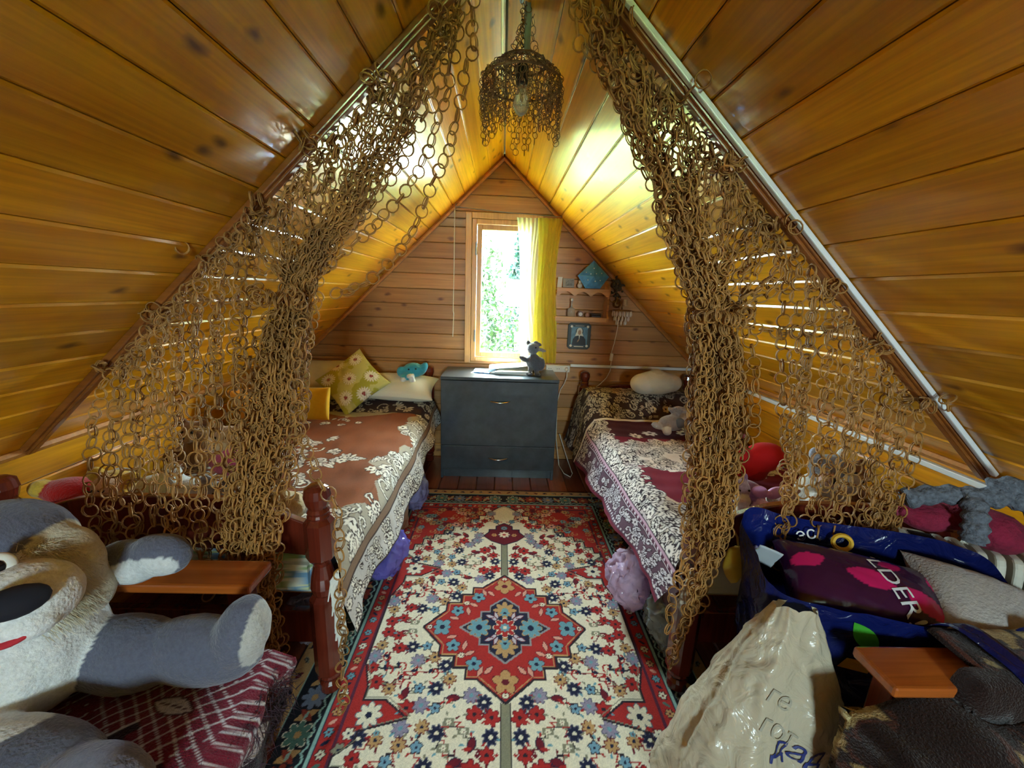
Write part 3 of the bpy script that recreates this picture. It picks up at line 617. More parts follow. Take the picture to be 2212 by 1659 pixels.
def cloth(name, pos, ras):
    """grid mesh; pos(U, V) maps canvas fractions to space"""
    V, U = np.meshgrid(np.linspace(0, 1, ras.ny), np.linspace(0, 1, ras.nx), indexing='ij')
    P = np.stack(pos(U, V), -1).reshape(-1, 3); nx, ny = ras.nx, ras.ny
    i = np.arange(nx*ny).reshape(ny, nx); F = np.stack([i[:-1,:-1], i[:-1,1:], i[1:,1:], i[1:,:-1]], -1).reshape(-1, 4)
    me = bpy.data.meshes.new(name); me.vertices.add(len(P)); me.vertices.foreach_set('co', P.ravel())
    me.loops.add(F.size); me.loops.foreach_set('vertex_index', F.ravel().astype(np.int32))
    me.polygons.add(len(F)); me.polygons.foreach_set('loop_start', np.arange(0, F.size, 4, dtype=np.int32))
    me.polygons.foreach_set('use_smooth', np.ones(len(F), bool)); me.update(calc_edges=True)
    at = me.color_attributes.new('Col', 'FLOAT_COLOR', 'POINT'); at.data.foreach_set('color', np.concatenate([np.clip(ras.a, 0, 1).reshape(-1, 3), np.ones((nx*ny, 1))], 1).ravel())
    return me
def wob(x, y, s=1.0, seed=0):
    r = np.random.default_rng(seed); v = 0
    for k in range(7):
        a = r.random()*2*PI; f = s*(1.5+1.7*k)*(0.7+0.6*r.random()); v = v+np.sin((x*math.cos(a)+y*math.sin(a))*f*2*PI+r.random()*9)/(1+0.8*k)
    return v/2.6

# ---------------------------------------------------------------- the carpet
R_ = np.random.default_rng(21)
CREAM = c(236,226,200); RED = c(176,44,40); DRED = c(112,26,40); NAVY = c(34,36,62); SKY = c(112,160,172); GREY = c(150,148,150); TAN = c(192,150,98); TEALC = c(150,184,172); PURP = c(92,40,62); OLIVE = c(140,136,112); DK = c(48,36,44); LILA = c(150,140,160); PINK = c(220,160,140); GREEN = c(86,124,112)
HW, HH = 0.76, 1.175
q = Ras(HW, HH, 0.0036, RED); d = np.minimum(HW-q.X, HH-q.Y)
q.a[d < 0.250] = PURP; q.a[d < 0.240] = RED; q.a[d < 0.192] = NAVY; q.a[d < 0.190] = TEALC; q.a[d < 0.178] = c(24,26,34); q.a[d < 0.068] = TEALC; q.a[d < 0.062] = TAN; q.a[d < 0.010] = DK
field = [(0,0.965),(0.03,0.945),(0.07,0.905),(0.11,0.875),(0.11,0.845),(0.15,0.845),(0.15,0.80),(0.195,0.80),(0.195,0.76),(0.24,0.76),(0.24,0.72),(0.29,0.72),(0.29,0.68),(0.34,0.68),(0.34,0.64),(0.39,0.64),(0.39,0.595),(0.44,0.595),(0.44,0.545),(0.48,0.545),(0.48,0.50),(0.51,0.50),
         (0.51,0.47),(0.46,0.43),(0.46,0.40),(0.315,0.36),(0.40,0.30),(0.475,0.30),(0.475,0.25),(0.51,0.16),(0.51,0),(0,0)]
# guard band and wide dark border with rosettes
for k in range(40):
    t = 0.03+k*0.062
    for (x, y, ang) in ((HW-0.215, t, 0), (t, HH-0.215, PI/2)):
        if min(HW-x, HH-y) > 0.19:
            q.flower(x, y, 0.014, 6, [SKY, CREAM, TAN][k % 3], DRED, DK); q.leaf(x+(0 if ang == 0 else 0.031), y+(0.031 if ang == 0 else 0), 0.03, 0.012, ang+0.6, [NAVY, GREEN, PINK][k % 3])
    for (x, y) in ((HW-0.123, t*1.9), (t*1.9, HH-0.123)):
        if min(HW-x, HH-y) > 0.10: q.flower(x, y, 0.042, 8, [GREEN, c(150,60,44), c(120,130,150)][k % 3], TAN, CREAM if k % 3 == 0 else DK)
    for (x, y, a) in ((HW-0.123, t*1.9+0.059, 0), (t*1.9+0.059, HH-0.123, PI/2)):
        if min(HW-x, HH-y) > 0.08:
            q.leaf(x, y, 0.075, 0.026, a+0.5, TAN); q.leaf(x, y, 0.06, 0.02, a-0.7, c(150,60,44)); q.leaf(x, y, 0.03, 0.012, a+1.2, TEALC)
    for (x, y, a) in ((HW-0.034, t, PI/2), (t, HH-0.034, 0)): 
        if min(HW-x, HH-y) > 0.02: q.leaf(x, y, 0.034, 0.014, a+0.6*(-1)**k, [DRED, NAVY, OLIVE][k % 3]); q.spiral(x+0.008, y, 0.013, 0.8, k, 0.004, DK)
zig = []
for k in range(60): zig.append((HW-0.17+(0.012 if k % 2 else 0), k*0.02))
q.stroke(zig, 0.006, TEALC); q.stroke([(p[1]*1.0, HH-0.17+(0.012 if i % 2 else 0)) for i, p in enumerate(zig)], 0.006, TEALC)
# spandrels: red corner with small flowers
for k in range(130):
    x, y = 0.52*R_.random(), 0.45+0.48*R_.random()+0.0
    y = 0.40+0.53*R_.random(); q.flower(x, min(y, 0.925), 0.016+0.01*R_.random(), 6, [SKY, CREAM, TAN, DRED, PINK, OLIVE][k % 6], NAVY, DRED)
    q.spiral(0.52*R_.random(), 0.45+0.47*R_.random(), 0.02, 1, 9*R_.random(), 0.004, TAN)
q.poly(field, CREAM)
def infield(x, y):
    m = False
    for (x1, y1), (x2, y2) in zip(field, field[1:]+field[:1]):
        if y1 != y2 and (y1 > y) != (y2 > y) and x < (x2-x1)*(y-y1)/(y2-y1)+x1: m = not m
    return m
# vines and flowers on the cream field
pts = []
for k in range(6000):
    x, y = 0.012+0.50*R_.random(), 1.07*R_.random()
    if not infield(x+0.015, y+0.012) or not infield(x, max(0, y-0.015)): continue
    if abs(x)/0.345+abs(y)/0.33 < 1.12: continue
    if x < 0.13 and 0.54 < y < 0.78: continue
    if x < 0.035: continue
    if all((x-p[0])**2+(y-p[1])**2 > 0.047**2 for p in pts): pts.append((x, y))
for i, p in enumerate(pts):
    for p2 in sorted(pts, key=lambda z: (z[0]-p[0])**2+(z[1]-p[1])**2)[1:3]:
        mx, my = (p[0]+p2[0])/2, (p[1]+p2[1])/2; q.stroke([p, (mx+0.012*R_.normal(), p[1]), (mx, my), (p2[0], my), p2], 0.0042, [DRED, RED, DK, OLIVE][i % 4])
for i, p in enumerate(pts):
    k = i % 9; x, y = p
    if k in (0, 5): q.flower(x, y, 0.021+0.008*R_.random(), 6, RED, DK, DRED, R_.random())
    elif k == 1: q.flower(x, y, 0.025, 8, NAVY, CREAM, c(90,90,110), 0.2)
    elif k == 2: q.flower(x, y, 0.027, 8, LILA, SKY, c(96,92,112), 0.4)
    elif k == 3: q.flower(x, y, 0.022, 8, TAN, NAVY, DRED, 0.3)
    elif k == 4: q.leaf(x, y, 0.046, 0.022, R_.random()*3, DRED, NAVY, 0.003); q.leaf(x+0.012, y+0.012, 0.03, 0.012, R_.random()*3, RED)
    elif k == 6: q.flower(x, y, 0.018, 5, c(120,160,180), NAVY, DK, R_.random())
    elif k == 7: q.spiral(x, y, 0.022, 1.0, R_.random()*6, 0.006, RED); q.leaf(x+0.01, y-0.006, 0.026, 0.013, R_.random()*3, NAVY)
    else: q.poly([(x-0.016, y-0.012), (x+0.016, y-0.012), (x+0.02, y+0.012), (x-0.02, y+0.012)], OLIVE); q.flower(x, y, 0.010, 6, CREAM, DRED)
    for j in range(2):
        a = R_.random()*6.3; q.leaf(x+0.029*math.cos(a), y+0.029*math.sin(a), 0.018, 0.008, a, [RED, DRED, OLIVE, SKY][(i+j) % 4])
q.stroke(field[:-1], 0.007, DK); q.stroke([(p[0]-0.008, p[1]-0.008) for p in field[:-1]], 0.003, OLIVE)
for y in (0.345,): q.flower(0.44, y+0.005, 0.042, 8, CREAM, NAVY, c(90,110,120)); q.flower(0.40, y+0.06, 0.01, 5, SKY, DRED)
# pendants and stem
q.poly([(0,0.31),(0.012,0.31),(0.012,0.57),(0,0.57)], OLIVE); q.stroke([(0.014,0.31),(0.014,0.57)], 0.005, DK)
pend = [(0,0.555),(0.07,0.59),(0.115,0.635),(0.085,0.675),(0.085,0.70),(0.045,0.70),(0.045,0.735),(0,0.765)]
q.poly(pend, DRED); q.stroke(pend, 0.006, NAVY); q.flower(0, 0.65, 0.030, 8, CREAM, RED, NAVY); q.flower(0.055, 0.645, 0.016, 6, TAN, NAVY); q.flower(0, 0.715, 0.018, 8, SKY, DRED, NAVY)
# medallion
med = [(0,0.310),(0.10,0.225),(0.142,0.225),(0.142,0.180),(0.190,0.180),(0.190,0.130),(0.250,0.130),(0.250,0.085),(0.330,0)]
q.poly(med+[(0,0)], RED); q.stroke(med, 0.009, DK); q.stroke([(p[0]*0.955, p[1]*0.955) for p in med], 0.004, TAN)
for x, y, r, col, cn in ((0.0,0.235,0.045,TAN,DRED),(0.115,0.165,0.030,SKY,NAVY),(0.200,0.085,0.028,SKY,NAVY),(0.255,0.0,0.040,SKY,NAVY),(0.165,0.128,0.013,CREAM,DK),(0.305,0.0,0.010,CREAM,DRED),(0,0.285,0.010,CREAM,DRED)):
    q.flower(x, y, r, 5 if r > 0.02 else 8, col, cn, DRED, 0.3)
for x, y, a in ((0.135,0.12,0.4),(0.155,0.085,1.4),(0.09,0.195,1.2),(0.21,0.045,0.2),(0.06,0.19,0.8)): q.leaf(x, y, 0.042, 0.016, a, PINK, DRED, 0.003)
nav = [(0,0.160),(0.060,0.112),(0.060,0.080),(0.098,0.080),(0.098,0.052),(0.180,0)]
q.poly(nav+[(0,0)], NAVY); q.stroke(nav, 0.008, GREY); q.stroke([(p[0]*0.93, p[1]*0.93) for p in nav], 0.004, DK)
q.flower(0.105, 0, 0.046, 8, SKY, NAVY, TAN); q.flower(0, 0.09, 0.048, 8, TAN, SKY, NAVY); q.flower(0, 0.075, 0.02, 6, SKY, NAVY)
q.flower(0, 0, 0.045, 8, RED, SKY, CREAM); q.flower(0, 0, 0.02, 8, SKY, CREAM)
for x, y, a in ((0.045,0.045,0.8),(0.062,0.055,0.4),(0.035,0.062,1.2)): q.leaf(x, y, 0.034, 0.013, a, c(200,190,200), DRED, 0.003)
q.mirror(1); q.mirror(0); q.grain(0.10, R_)
RUGM = vcmat('rug_pile', 0.95, 0.5, 420, 0.05, 0.15, fuzz=0.25, fscale=260)
RC = (0.055, 1.387)
me = cloth('persian_rug', lambda U, V: ((U-0.5)*2*HW, (V-0.5)*2*HH, np.where((U < 0.0005) | (U > 0.9995) | (V < 0.0005) | (V > 0.9995), 0.001, 0.009+0.0018*wob(U*1.5, V*2.3, 0.8, 3))), q)
rug = put('persian_rug', me, RUGM, None, loc=(RC[0], RC[1], 0))
tag(rug, 'red and cream oriental rug with a star medallion on the floor', 'rug')

# ---------------------------------------------------------------- beds
def post_geo(x, y, h):
    g = G(); S = h/0.76
    g.lathe([(0.022,0.0),(0.034,0.012),(0.034,0.040),(0.026,0.05),(0.030,0.056),(0.034,0.066),(0.030,0.076)], (x, y, 0), 18)
    def sq(z0, z1, r, ch=0.016):
        g.lathe([(r*1.16-ch*0.6, z0*S), (r*1.25, z0*S+ch), (r*1.25, z1*S-ch), (r*1.16-ch*0.6, z1*S)], (x, y, 0), 8, Matrix.Rotation(PI/8, 4, 'Z'))
    sq(0.072, 0.385, 0.036); g.lathe([(0.026,0.38*S),(0.034,0.39*S),(0.040,0.415*S),(0.036,0.45*S),(0.026,0.49*S),(0.030,0.515*S)], (x, y, 0), 18)
    sq(0.505, 0.655, 0.036); g.lathe([(0.030,0.65*S),(0.034,0.66*S),(0.030,0.668*S),(0.034,0.676*S),(0.028,0.686*S),(0.034,0.70*S),(0.040,0.725*S),(0.036,0.75*S),(0.022,0.76*S),(0.006,0.763*S)], (x, y, 0), 18)
    return g
def bed(label, xi, xo, y0, y1, zc, foot_h):
    """xi = post line by the aisle, xo = by the low wall"""
    b = thing('wooden_bed', label, 'bed', ((xi+xo)/2, (y0+y1)/2, 0)); w = xo-xi
    for x in (xi, xo):
        for y, h in ((y0, 0.76), (y1, 0.775)): part('bed_post', post_geo(x, y, h), MAHOG, b, smooth=False)
    def board(y, zt, zb, nm):
        top = []; bot = []
        for i in range(25):
            t = i/24; top.append((xi+w*t, zt-0.095*(2*t-1)**2-0.02*math.cos(4*PI*t)*0.3)); bot.append((xi+w*t, zb-0.025*(1-(2*t-1)**2)*-1))
        part(nm, G().prism(top+bot[::-1], 0.026, wallT(y-0.013)), MAHOG, b, bevel=0.004)
    board(y0, foot_h, 0.52, 'footboard'); board(y1, 0.69, 0.46, 'headboard')
    for y in (y0, y1): part('cross_rail', G().box2((xi, y-0.014, 0.20), (xo, y+0.014, 0.32)), MAHOG, b, bevel=0.003)
    s = 1 if w > 0 else -1
    for x in (xi+s*0.0, xo): part('side_rail', G().box2((x-0.012, y0, 0.22), (x+0.012, y1, 0.36)), MAHOG, b, bevel=0.003)
    for k in range(8): yy = y0+0.1+(y1-y0-0.2)*k/7; part('slat', G().box2((xi+s*0.012, yy-0.03, 0.32), (xo-s*0.012, yy+0.03, 0.338)), PINET, b)
    return b
bed('dark red wooden bed with turned posts, left of the rug', -0.545, -1.475, 1.134, 3.05, 0.34, 0.722)
bed('dark red wooden bed with turned posts, right of the rug', 0.665, 1.475, 1.150, 3.05, 0.34, 0.738)
MATT1 = vcmat('mattress_print', 0.8, 0.2, 200, 0.1)
def mattress(label, x0, x1, y0, y1, z0, z1, cols, seed):
    r = np.random.default_rng(seed); g = G().box2((x0, y0, z0), (x1, y1, z1)); me = mesh_from('mattress', g)
    bm = bmesh.new(); bm.from_mesh(me); bmesh.ops.bevel(bm, geom=bm.edges[:], offset=0.03, segments=3, affect='EDGES'); bmesh.ops.subdivide_edges(bm, edges=bm.edges[:], cuts=18, use_grid_fill=True); bm.to_mesh(me); bm.free()
    P = np.array([v.co for v in me.vertices]); v = wob(P[:,0]*1.3, P[:,1]*0.9+P[:,2]*3, 1.6, seed); k = np.clip(((v+1)/2*len(cols)).astype(int), 0, len(cols)-1)
    at = me.color_attributes.new('Col', 'FLOAT_COLOR', 'POINT'); at.data.foreach_set('color', np.concatenate([np.array(cols)[k], np.ones((len(P), 1))], 1).ravel())
    b = Vector(((x0+x1)/2, (y0+y1)/2, z0)); me.transform(Matrix.Translation(-b)); return tag(put('mattress', me, MATT1, None, loc=b, smooth=True), label, 'mattress')
mattress('mattress with a yellow-green and blue print on the left bed', -1.455, -0.575, 1.155, 3.02, 0.340, 0.495, [c(206,210,150), c(120,160,190), c(226,224,200), c(150,180,120), c(214,214,190)], 4)
mattress('plain beige mattress on the right bed', 0.695, 1.455, 1.17, 3.02, 0.340, 0.505, [c(196,186,160), c(206,196,172)], 6)

# ---------------------------------------------------------------- bedspreads
def scrolls(q, n, box, fill, line, rng, smin=0.03, smax=0.07, test=None):
    for k in range(n):
        x = box[0]+(box[2]-box[0])*rng.random(); y = box[1]+(box[3]-box[1])*rng.random()
        if test and not test(x, y): continue
        r = smin+(smax-smin)*rng.random(); a = rng.random()*2*PI; t = k % 4
        if t == 0: q.spiral(x, y, r*0.8, 1.1, a, 0.016, line, 1 if k % 2 else -1); q.spiral(x, y, r*0.8, 1.1, a, 0.008, fill, 1 if k % 2 else -1)
        elif t == 1:
            for j in range(5): b = a+(j-2)*0.5; q.leaf(x+r*0.6*math.cos(b), y+r*0.6*math.sin(b), r*1.0, r*0.36, b, fill, line, 0.004)
        elif t == 2: q.flower(x, y, r*0.55, 5+k % 3, fill, line, line, a, 0.35, 0.005)
        else: q.leaf(x, y, r*1.4, r*0.5, a, fill, line, 0.005); q.stroke([(x-0.5*r*math.cos(a), y-0.5*r*math.sin(a)), (x+0.5*r*math.cos(a), y+0.5*r*math.sin(a))], 0.004, line)
def bedspread(S, T, res, kind, seed):
    g = np.random.default_rng(seed)
    if kind == 'brown':
        base, lite, mid, dk = c(136,74,34), c(232,224,208), c(150,136,116), c(62,40,32)
        q = Ras(S, T, res, base)
        q.a *= (1+0.18*wob(q.X*1.5, q.Y*0.7, 0.8, 5))[..., None]
        cen = lambda x, y: ((x-S*0.34)/0.34)**2+((y-T*0.36)/0.34)**2 < 1+0.35*math.sin(6*math.atan2(y-T*0.36, x-S*0.34))
        scrolls(q, 240, (S*0.34-0.42, T*0.36-0.42, S*0.34+0.42, T*0.36+0.42), lite, dk, g, 0.03, 0.065, cen)
        scrolls(q, 22, (0.15, T*0.68, 0.75, T*0.8), lite, dk, g, 0.02, 0.045)
        # scalloped inner border along hem and foot, straight stripe, outer band
        hem = S-q.X; ed = np.minimum(hem, q.Y+0.02); w = 0.30+0.055*np.sin(q.Y*11)+0.03*np.sin(q.Y*27+1); w2 = 0.24+0.05*np.sin(q.X*12)
        m = (hem < w) | (q.Y < w2) | (q.Y > T-0.34+0.05*np.sin(q.X*9)); q.a[m] = c(166,154,134)
        mb = lambda x, y: (S-x) < 0.32+0.05*math.sin(y*11) or y < 0.25
        scrolls(q, 520, (0, 0, S, T), lite, dk, g, 0.03, 0.07, mb)
        q.a[q.Y > T-0.30] = c(58,40,34); scrolls(q, 110, (0, T-0.30, S, T), c(190,176,152), c(40,28,26), g, 0.03, 0.06, lambda x, y: y > T-0.28)
        q.a[(np.abs(hem-0.175) < 0.026)] = dk; q.a[(np.abs(hem-0.175) < 0.020)] = c(132,100,74)
        q.a[hem < 0.148] = c(196,188,180); scrolls(q, 200, (S-0.142, 0, S-0.01, T), lite, dk, g, 0.02, 0.042, lambda x, y: S-x < 0.13)
        q.a[hem < 0.008] = dk
    elif kind == 'burgundy':
        base, lite, dk = c(122,14,42), c(230,222,216), c(38,10,22)
        q = Ras(S, T, res, base); q.a[q.Y > T*0.60] = c(70,12,26)
        for k in range(26): q.flower(S*0.15+0.5*S*g.random(), T*0.62+0.25*T*g.random(), 0.03+0.02*g.random(), 7, lite, dk, c(90,70,60)) if k % 4 == 0 else None
        cy = T*0.46; q2 = ((q.X-S*0.36)/0.46)**2+((q.Y-cy)/0.24)**2; th = np.arctan2(q.Y-cy, q.X-S*0.36)
        q.a[q2 < 1+0.14*np.sin(14*th)+0.06*np.sin(31*th)] = lite
        inn = lambda x, y: ((x-S*0.36)/0.46)**2+((y-cy)/0.24)**2 < 1.05
        scrolls(q, 420, (S*0.36-0.48, cy-0.27, S*0.36+0.48, cy+0.27), lite, dk, g, 0.018, 0.05, inn)
        hem = S-q.X
        # pale corner medallion at the foot
        f = 0.30+0.09*np.cos(q.X*7)+0.03*np.cos(q.X*40); q.a[q.Y < f] = c(196,176,156); 
        scrolls(q, 330, (0, 0, S, 0.40), c(206,194,180), c(58,26,32), g, 0.025, 0.06, lambda x, y: y < 0.27+0.09*math.cos(x*7))
        q.flower(S-0.47, 0.17, 0.10, 16, lite, c(90,60,60), dk, 0, 0.2, 0.008); q.flower(S-0.47, 0.17, 0.05, 8, c(170,140,130), dk, dk)
        mm = hem < 0.30+0.03*np.sin(q.Y*22); q.a[mm & (q.Y > 0.25)] = c(190,176,176); scrolls(q, 300, (S-0.32, 0, S-0.2, T), lite, dk, g, 0.02, 0.05)
        for h0, col in ((0.215, dk), (0.208, c(190,150,170)), (0.196, c(86,36,58)), (0.178, c(206,190,200)), (0.170, dk)): q.a[hem < h0] = col
        q.a[hem < 0.166] = c(92,60,76); scrolls(q, 260, (S-0.162, 0, S-0.045, T), c(208,200,206), c(52,20,36), g, 0.02, 0.045, lambda x, y: S-x < 0.155)
        for k in range(int(T/0.024)): q.poly([(S-0.046, k*0.024), (S-0.030, k*0.024), (S-0.030, k*0.024+0.012), (S-0.046, k*0.024+0.012)], c(214,204,208))
        q.a[hem < 0.024] = c(110,18,44)
        for k in range(int(T/0.03)): q.leaf(S-0.187, k*0.03, 0.02, 0.01, 0.8, c(214,200,210))
        top = q.Y > T-0.42; q.a[top] = c(62,44,40); scrolls(q, 420, (0, T-0.42, S, T), c(190,178,160), c(36,26,26), g, 0.018, 0.05, lambda x, y: y > T-0.40)
        q.a[(q.Y > T-0.44) & (q.Y < T-0.42)] = lite
    q.grain(0.06, g); return q
def drape_bed(xw, xe, sgn, y0, y1, ztop, hem, S, head_z, head_y, flap, amp, seed, foot_in):
    """from the low wall (xw) across the mattress to the edge (xe), then down to hem(y)"""
    flat = abs(xe-xw); rc = 0.05
    def pos(U, V):
        s = U*S; y = y0+(y1-y0)*V
        hz = hem(y); drop = ztop-hz; hang = np.clip((s-flat)/(S-flat), 0, 1)
        x = np.where(s < flat, xw+sgn*s, xe+sgn*(0.03*np.sin(np.clip(hang*4, 0, 1)*PI/2)+flap*hang))
        bump = head_z/(1+np.exp(-(y-head_y)/0.05))*np.clip(1-hang*1.2, 0, 1)
        z = ztop+bump-np.where(s < flat, 0.012*np.exp(-((flat-s)/0.04)**2), 0.012+(drop-0.012)*hang)
        wr = wob(s*0.8, y*0.8, 0.9, seed)
        z = z+np.where(s < flat, amp*(wr+0.6), 0)*np.clip((y1-y)/0.1, 0, 1)
        x = x+np.where(s > flat, sgn*0.014*np.sin(y*13+2*wr)*hang, 0)
        yy = np.where(s < flat, np.maximum(y, foot_in), y)
        # the hanging side reaches farther towards the viewer than the tucked-in top
        yy = np.where((s < flat), foot_in+(y1-foot_in)*V, (1-np.clip(hang*3, 0, 1))*(foot_in+(y1-foot_in)*V)+np.clip(hang*3, 0, 1)*y)
        return x, yy, z
    return pos
SPREAD = vcmat('velour_spread', 0.85, 0.25, 500, 0.03, 0.2, fuzz=0.12, fscale=300)
S1 = 0.96+0.27; qb = bedspread(S1, 1.78, 0.0048, 'brown', 11)
me = cloth('bedspread', drape_bed(-1.48, -0.52, 1, 1.07, 2.92, 0.512, lambda y: 0.285+0.13*np.clip((y-2.3)/0.6, 0, 1)+0.02*np.sin(y*6), S1, 0.07, 2.74, 0.055, 0.012, 31, 1.165), qb)
b1 = put('bedspread', me, SPREAD, None)
tag(b1, 'brown bedspread with cream scroll border draped over the left bed', 'bedspread')
S2 = 0.84+0.26; qb = bedspread(S2, 1.80, 0.0048, 'burgundy', 12)
me = cloth('bedspread', drape_bed(1.478, 0.638, -1, 1.09, 2.98, 0.522, lambda y: 0.40-0.16*np.clip((y-1.2)/1.4, 0, 1), S2, 0.15, 2.62, 0.075, 0.016, 33, 1.185), qb)
b2 = put('bedspread', me, SPREAD, None)
tag(b2, 'burgundy and white floral bedspread draped over the right bed', 'bedspread')
# white cotton fringe at the near corner of the left spread
FR = plain('cotton_fringe', c(226,226,216), 0.9); g = G(); r = np.random.default_rng(2)
for k in range(46):
    t = k/45; z = 0.30+0.215*(1-t)+0.0; x = -0.468+0.018*t; y = 1.068-0.004*t
    L = 0.075+0.02*r.random(); g.tube([(x, y, z), (x-0.018, y-0.012, z-L*0.35), (x-0.014+0.006*r.normal(), y-0.016, z-L)], [0.0028, 0.0032, 0.002], 5)
f = g; off = absloc(b1); o = put('fringe', mesh_from('fringe', f), FR, b1, kind='stuff')
g = G()
for k in range(44):
    t = k/43; z = 0.405+0.12*(1-t); x = 0.592+0.03*(1-t); y = 1.088; L = 0.085+0.03*r.random()
    g.tube([(x, y, z), (x+0.02, y-0.010, z-L*0.4), (x+0.02+0.008*r.normal(), y-0.012, z-L)], [0.003, 0.0035, 0.002], 5)
put('fringe', mesh_from('fringe', g), plain('cream_fringe', c(196,180,158), 0.9), b2, kind='stuff')
# ---------------------------------------------------------------- curtains made of linked vine rings
def ring_data(R, r, n=12, k=4, double=True, tilt=0.10):
    g = G()
    for s in ((-1, 1) if double else (0,)):
        pts = []
        for i in range(n):
            a = 2*PI*i/n; pts.append((R*math.cos(a), R*math.sin(a)*0.97, s*r*0.9+s*tilt*R*math.sin(a)*0.6))
        g.tube(pts, r, k, closed=True)
    return g
VINE = plain('vine_ring', c(160,112,52), 0.6, var=0.35, vscale=9, bump=0.3, bscale=120)
RINGG = ring_data(0.0185, 0.0019); RINGM = mesh_from('ring', RINGG); RINGM.materials.append(VINE)
RINGM.polygons.foreach_set('use_smooth', [True]*len(RINGM.polygons))
def catmull(P, per=14):
    P = [Vector(p) for p in P]; P = [P[0]*2-P[1]]+P+[P[-1]*2-P[-2]]; out = []
    for i in range(1, len(P)-2):
        a, b, d, e = P[i-1], P[i], P[i+1], P[i+2]
        for k in range(per):
            t = k/per; out.append(0.5*((2*b)+(d-a)*t+(2*a-5*b+4*d-e)*t*t+(3*b-a-3*d+e)*t**3))
    return out+[P[-2]]
def resample(pts, step):
    out = [pts[0].copy()]; acc = 0
    for a, b in zip(pts[:-1], pts[1:]):
        L = (b-a).length; p = step-acc
        while p <= L: out.append(a+(b-a)*(p/L)); p += step
        acc = (acc+L) % step if L > 0 else acc
    return out
def chain(ctrl, rng, pitch=0.0325, R=0.0185, jit=0.25, phase=0, swing=0.0025):
    """ring matrices along a strand, alternating faces like real links"""
    pts = resample(catmull(ctrl), pitch); out = []
    for i in range(len(pts)):
        t = (pts[min(i+1, len(pts)-1)]-pts[max(i-1, 0)])
        t = t.normalized() if t.length > 1e-6 else Vector((0,0,-1))
        v = Vector((0,1,0)) if abs(t.y) < 0.9 else Vector((1,0,0)); v = (v-t*v.dot(t)).normalized()
        a = (0 if (i+phase) % 2 == 0 else PI/2)+rng.normal()*jit+0.5*math.sin(i*0.7+phase)
        n = (Matrix.Rotation(a, 3, t) @ v); b = n.cross(t)
        M_ = Matrix((t, b, n)).transposed().to_4x4(); s = 0.92+0.16*rng.random(); M_ = M_ @ Matrix.Diagonal((s*1.03, s, s, 1))
        out.append(Matrix.Translation(pts[i]+Vector(rng.normal(size=3)*swing)) @ M_)
    return out
CAMP = Vector((0, 0, 1.35))
def ring_curtain(label, strands, base, nparts=300):
    t = thing('ring_curtain', label, 'curtain', base); off = Vector(base)
    allm = [m for s in strands for m in s]; order = sorted(range(len(allm)), key=lambda i: (allm[i].translation-CAMP).length)
    pick = set(order[:nparts]); rest = [m for i, m in enumerate(allm) if i not in pick]
    for i in sorted(pick):
        o = bpy.data.objects.new('ring', RINGM); COL.objects.link(o); o.parent = t; o.matrix_basis = Matrix.Translation(-off) @ allm[i]
    V = np.array(RINGG.v); F = np.array(RINGG.f); nv = len(V)
    VV = np.concatenate([V @ np.array(m.to_3x3()).T+np.array(m.translation-off) for m in rest]); FF = np.concatenate([F+nv*i for i in range(len(rest))])
    me = bpy.data.meshes.new('ring_mesh'); me.from_pydata(VV.tolist(), [], FF.tolist()); me.polygons.foreach_set('use_smooth', [True]*len(me.polygons)); me.update()
    put('ring_mesh', me, VINE, t, kind='stuff'); return t
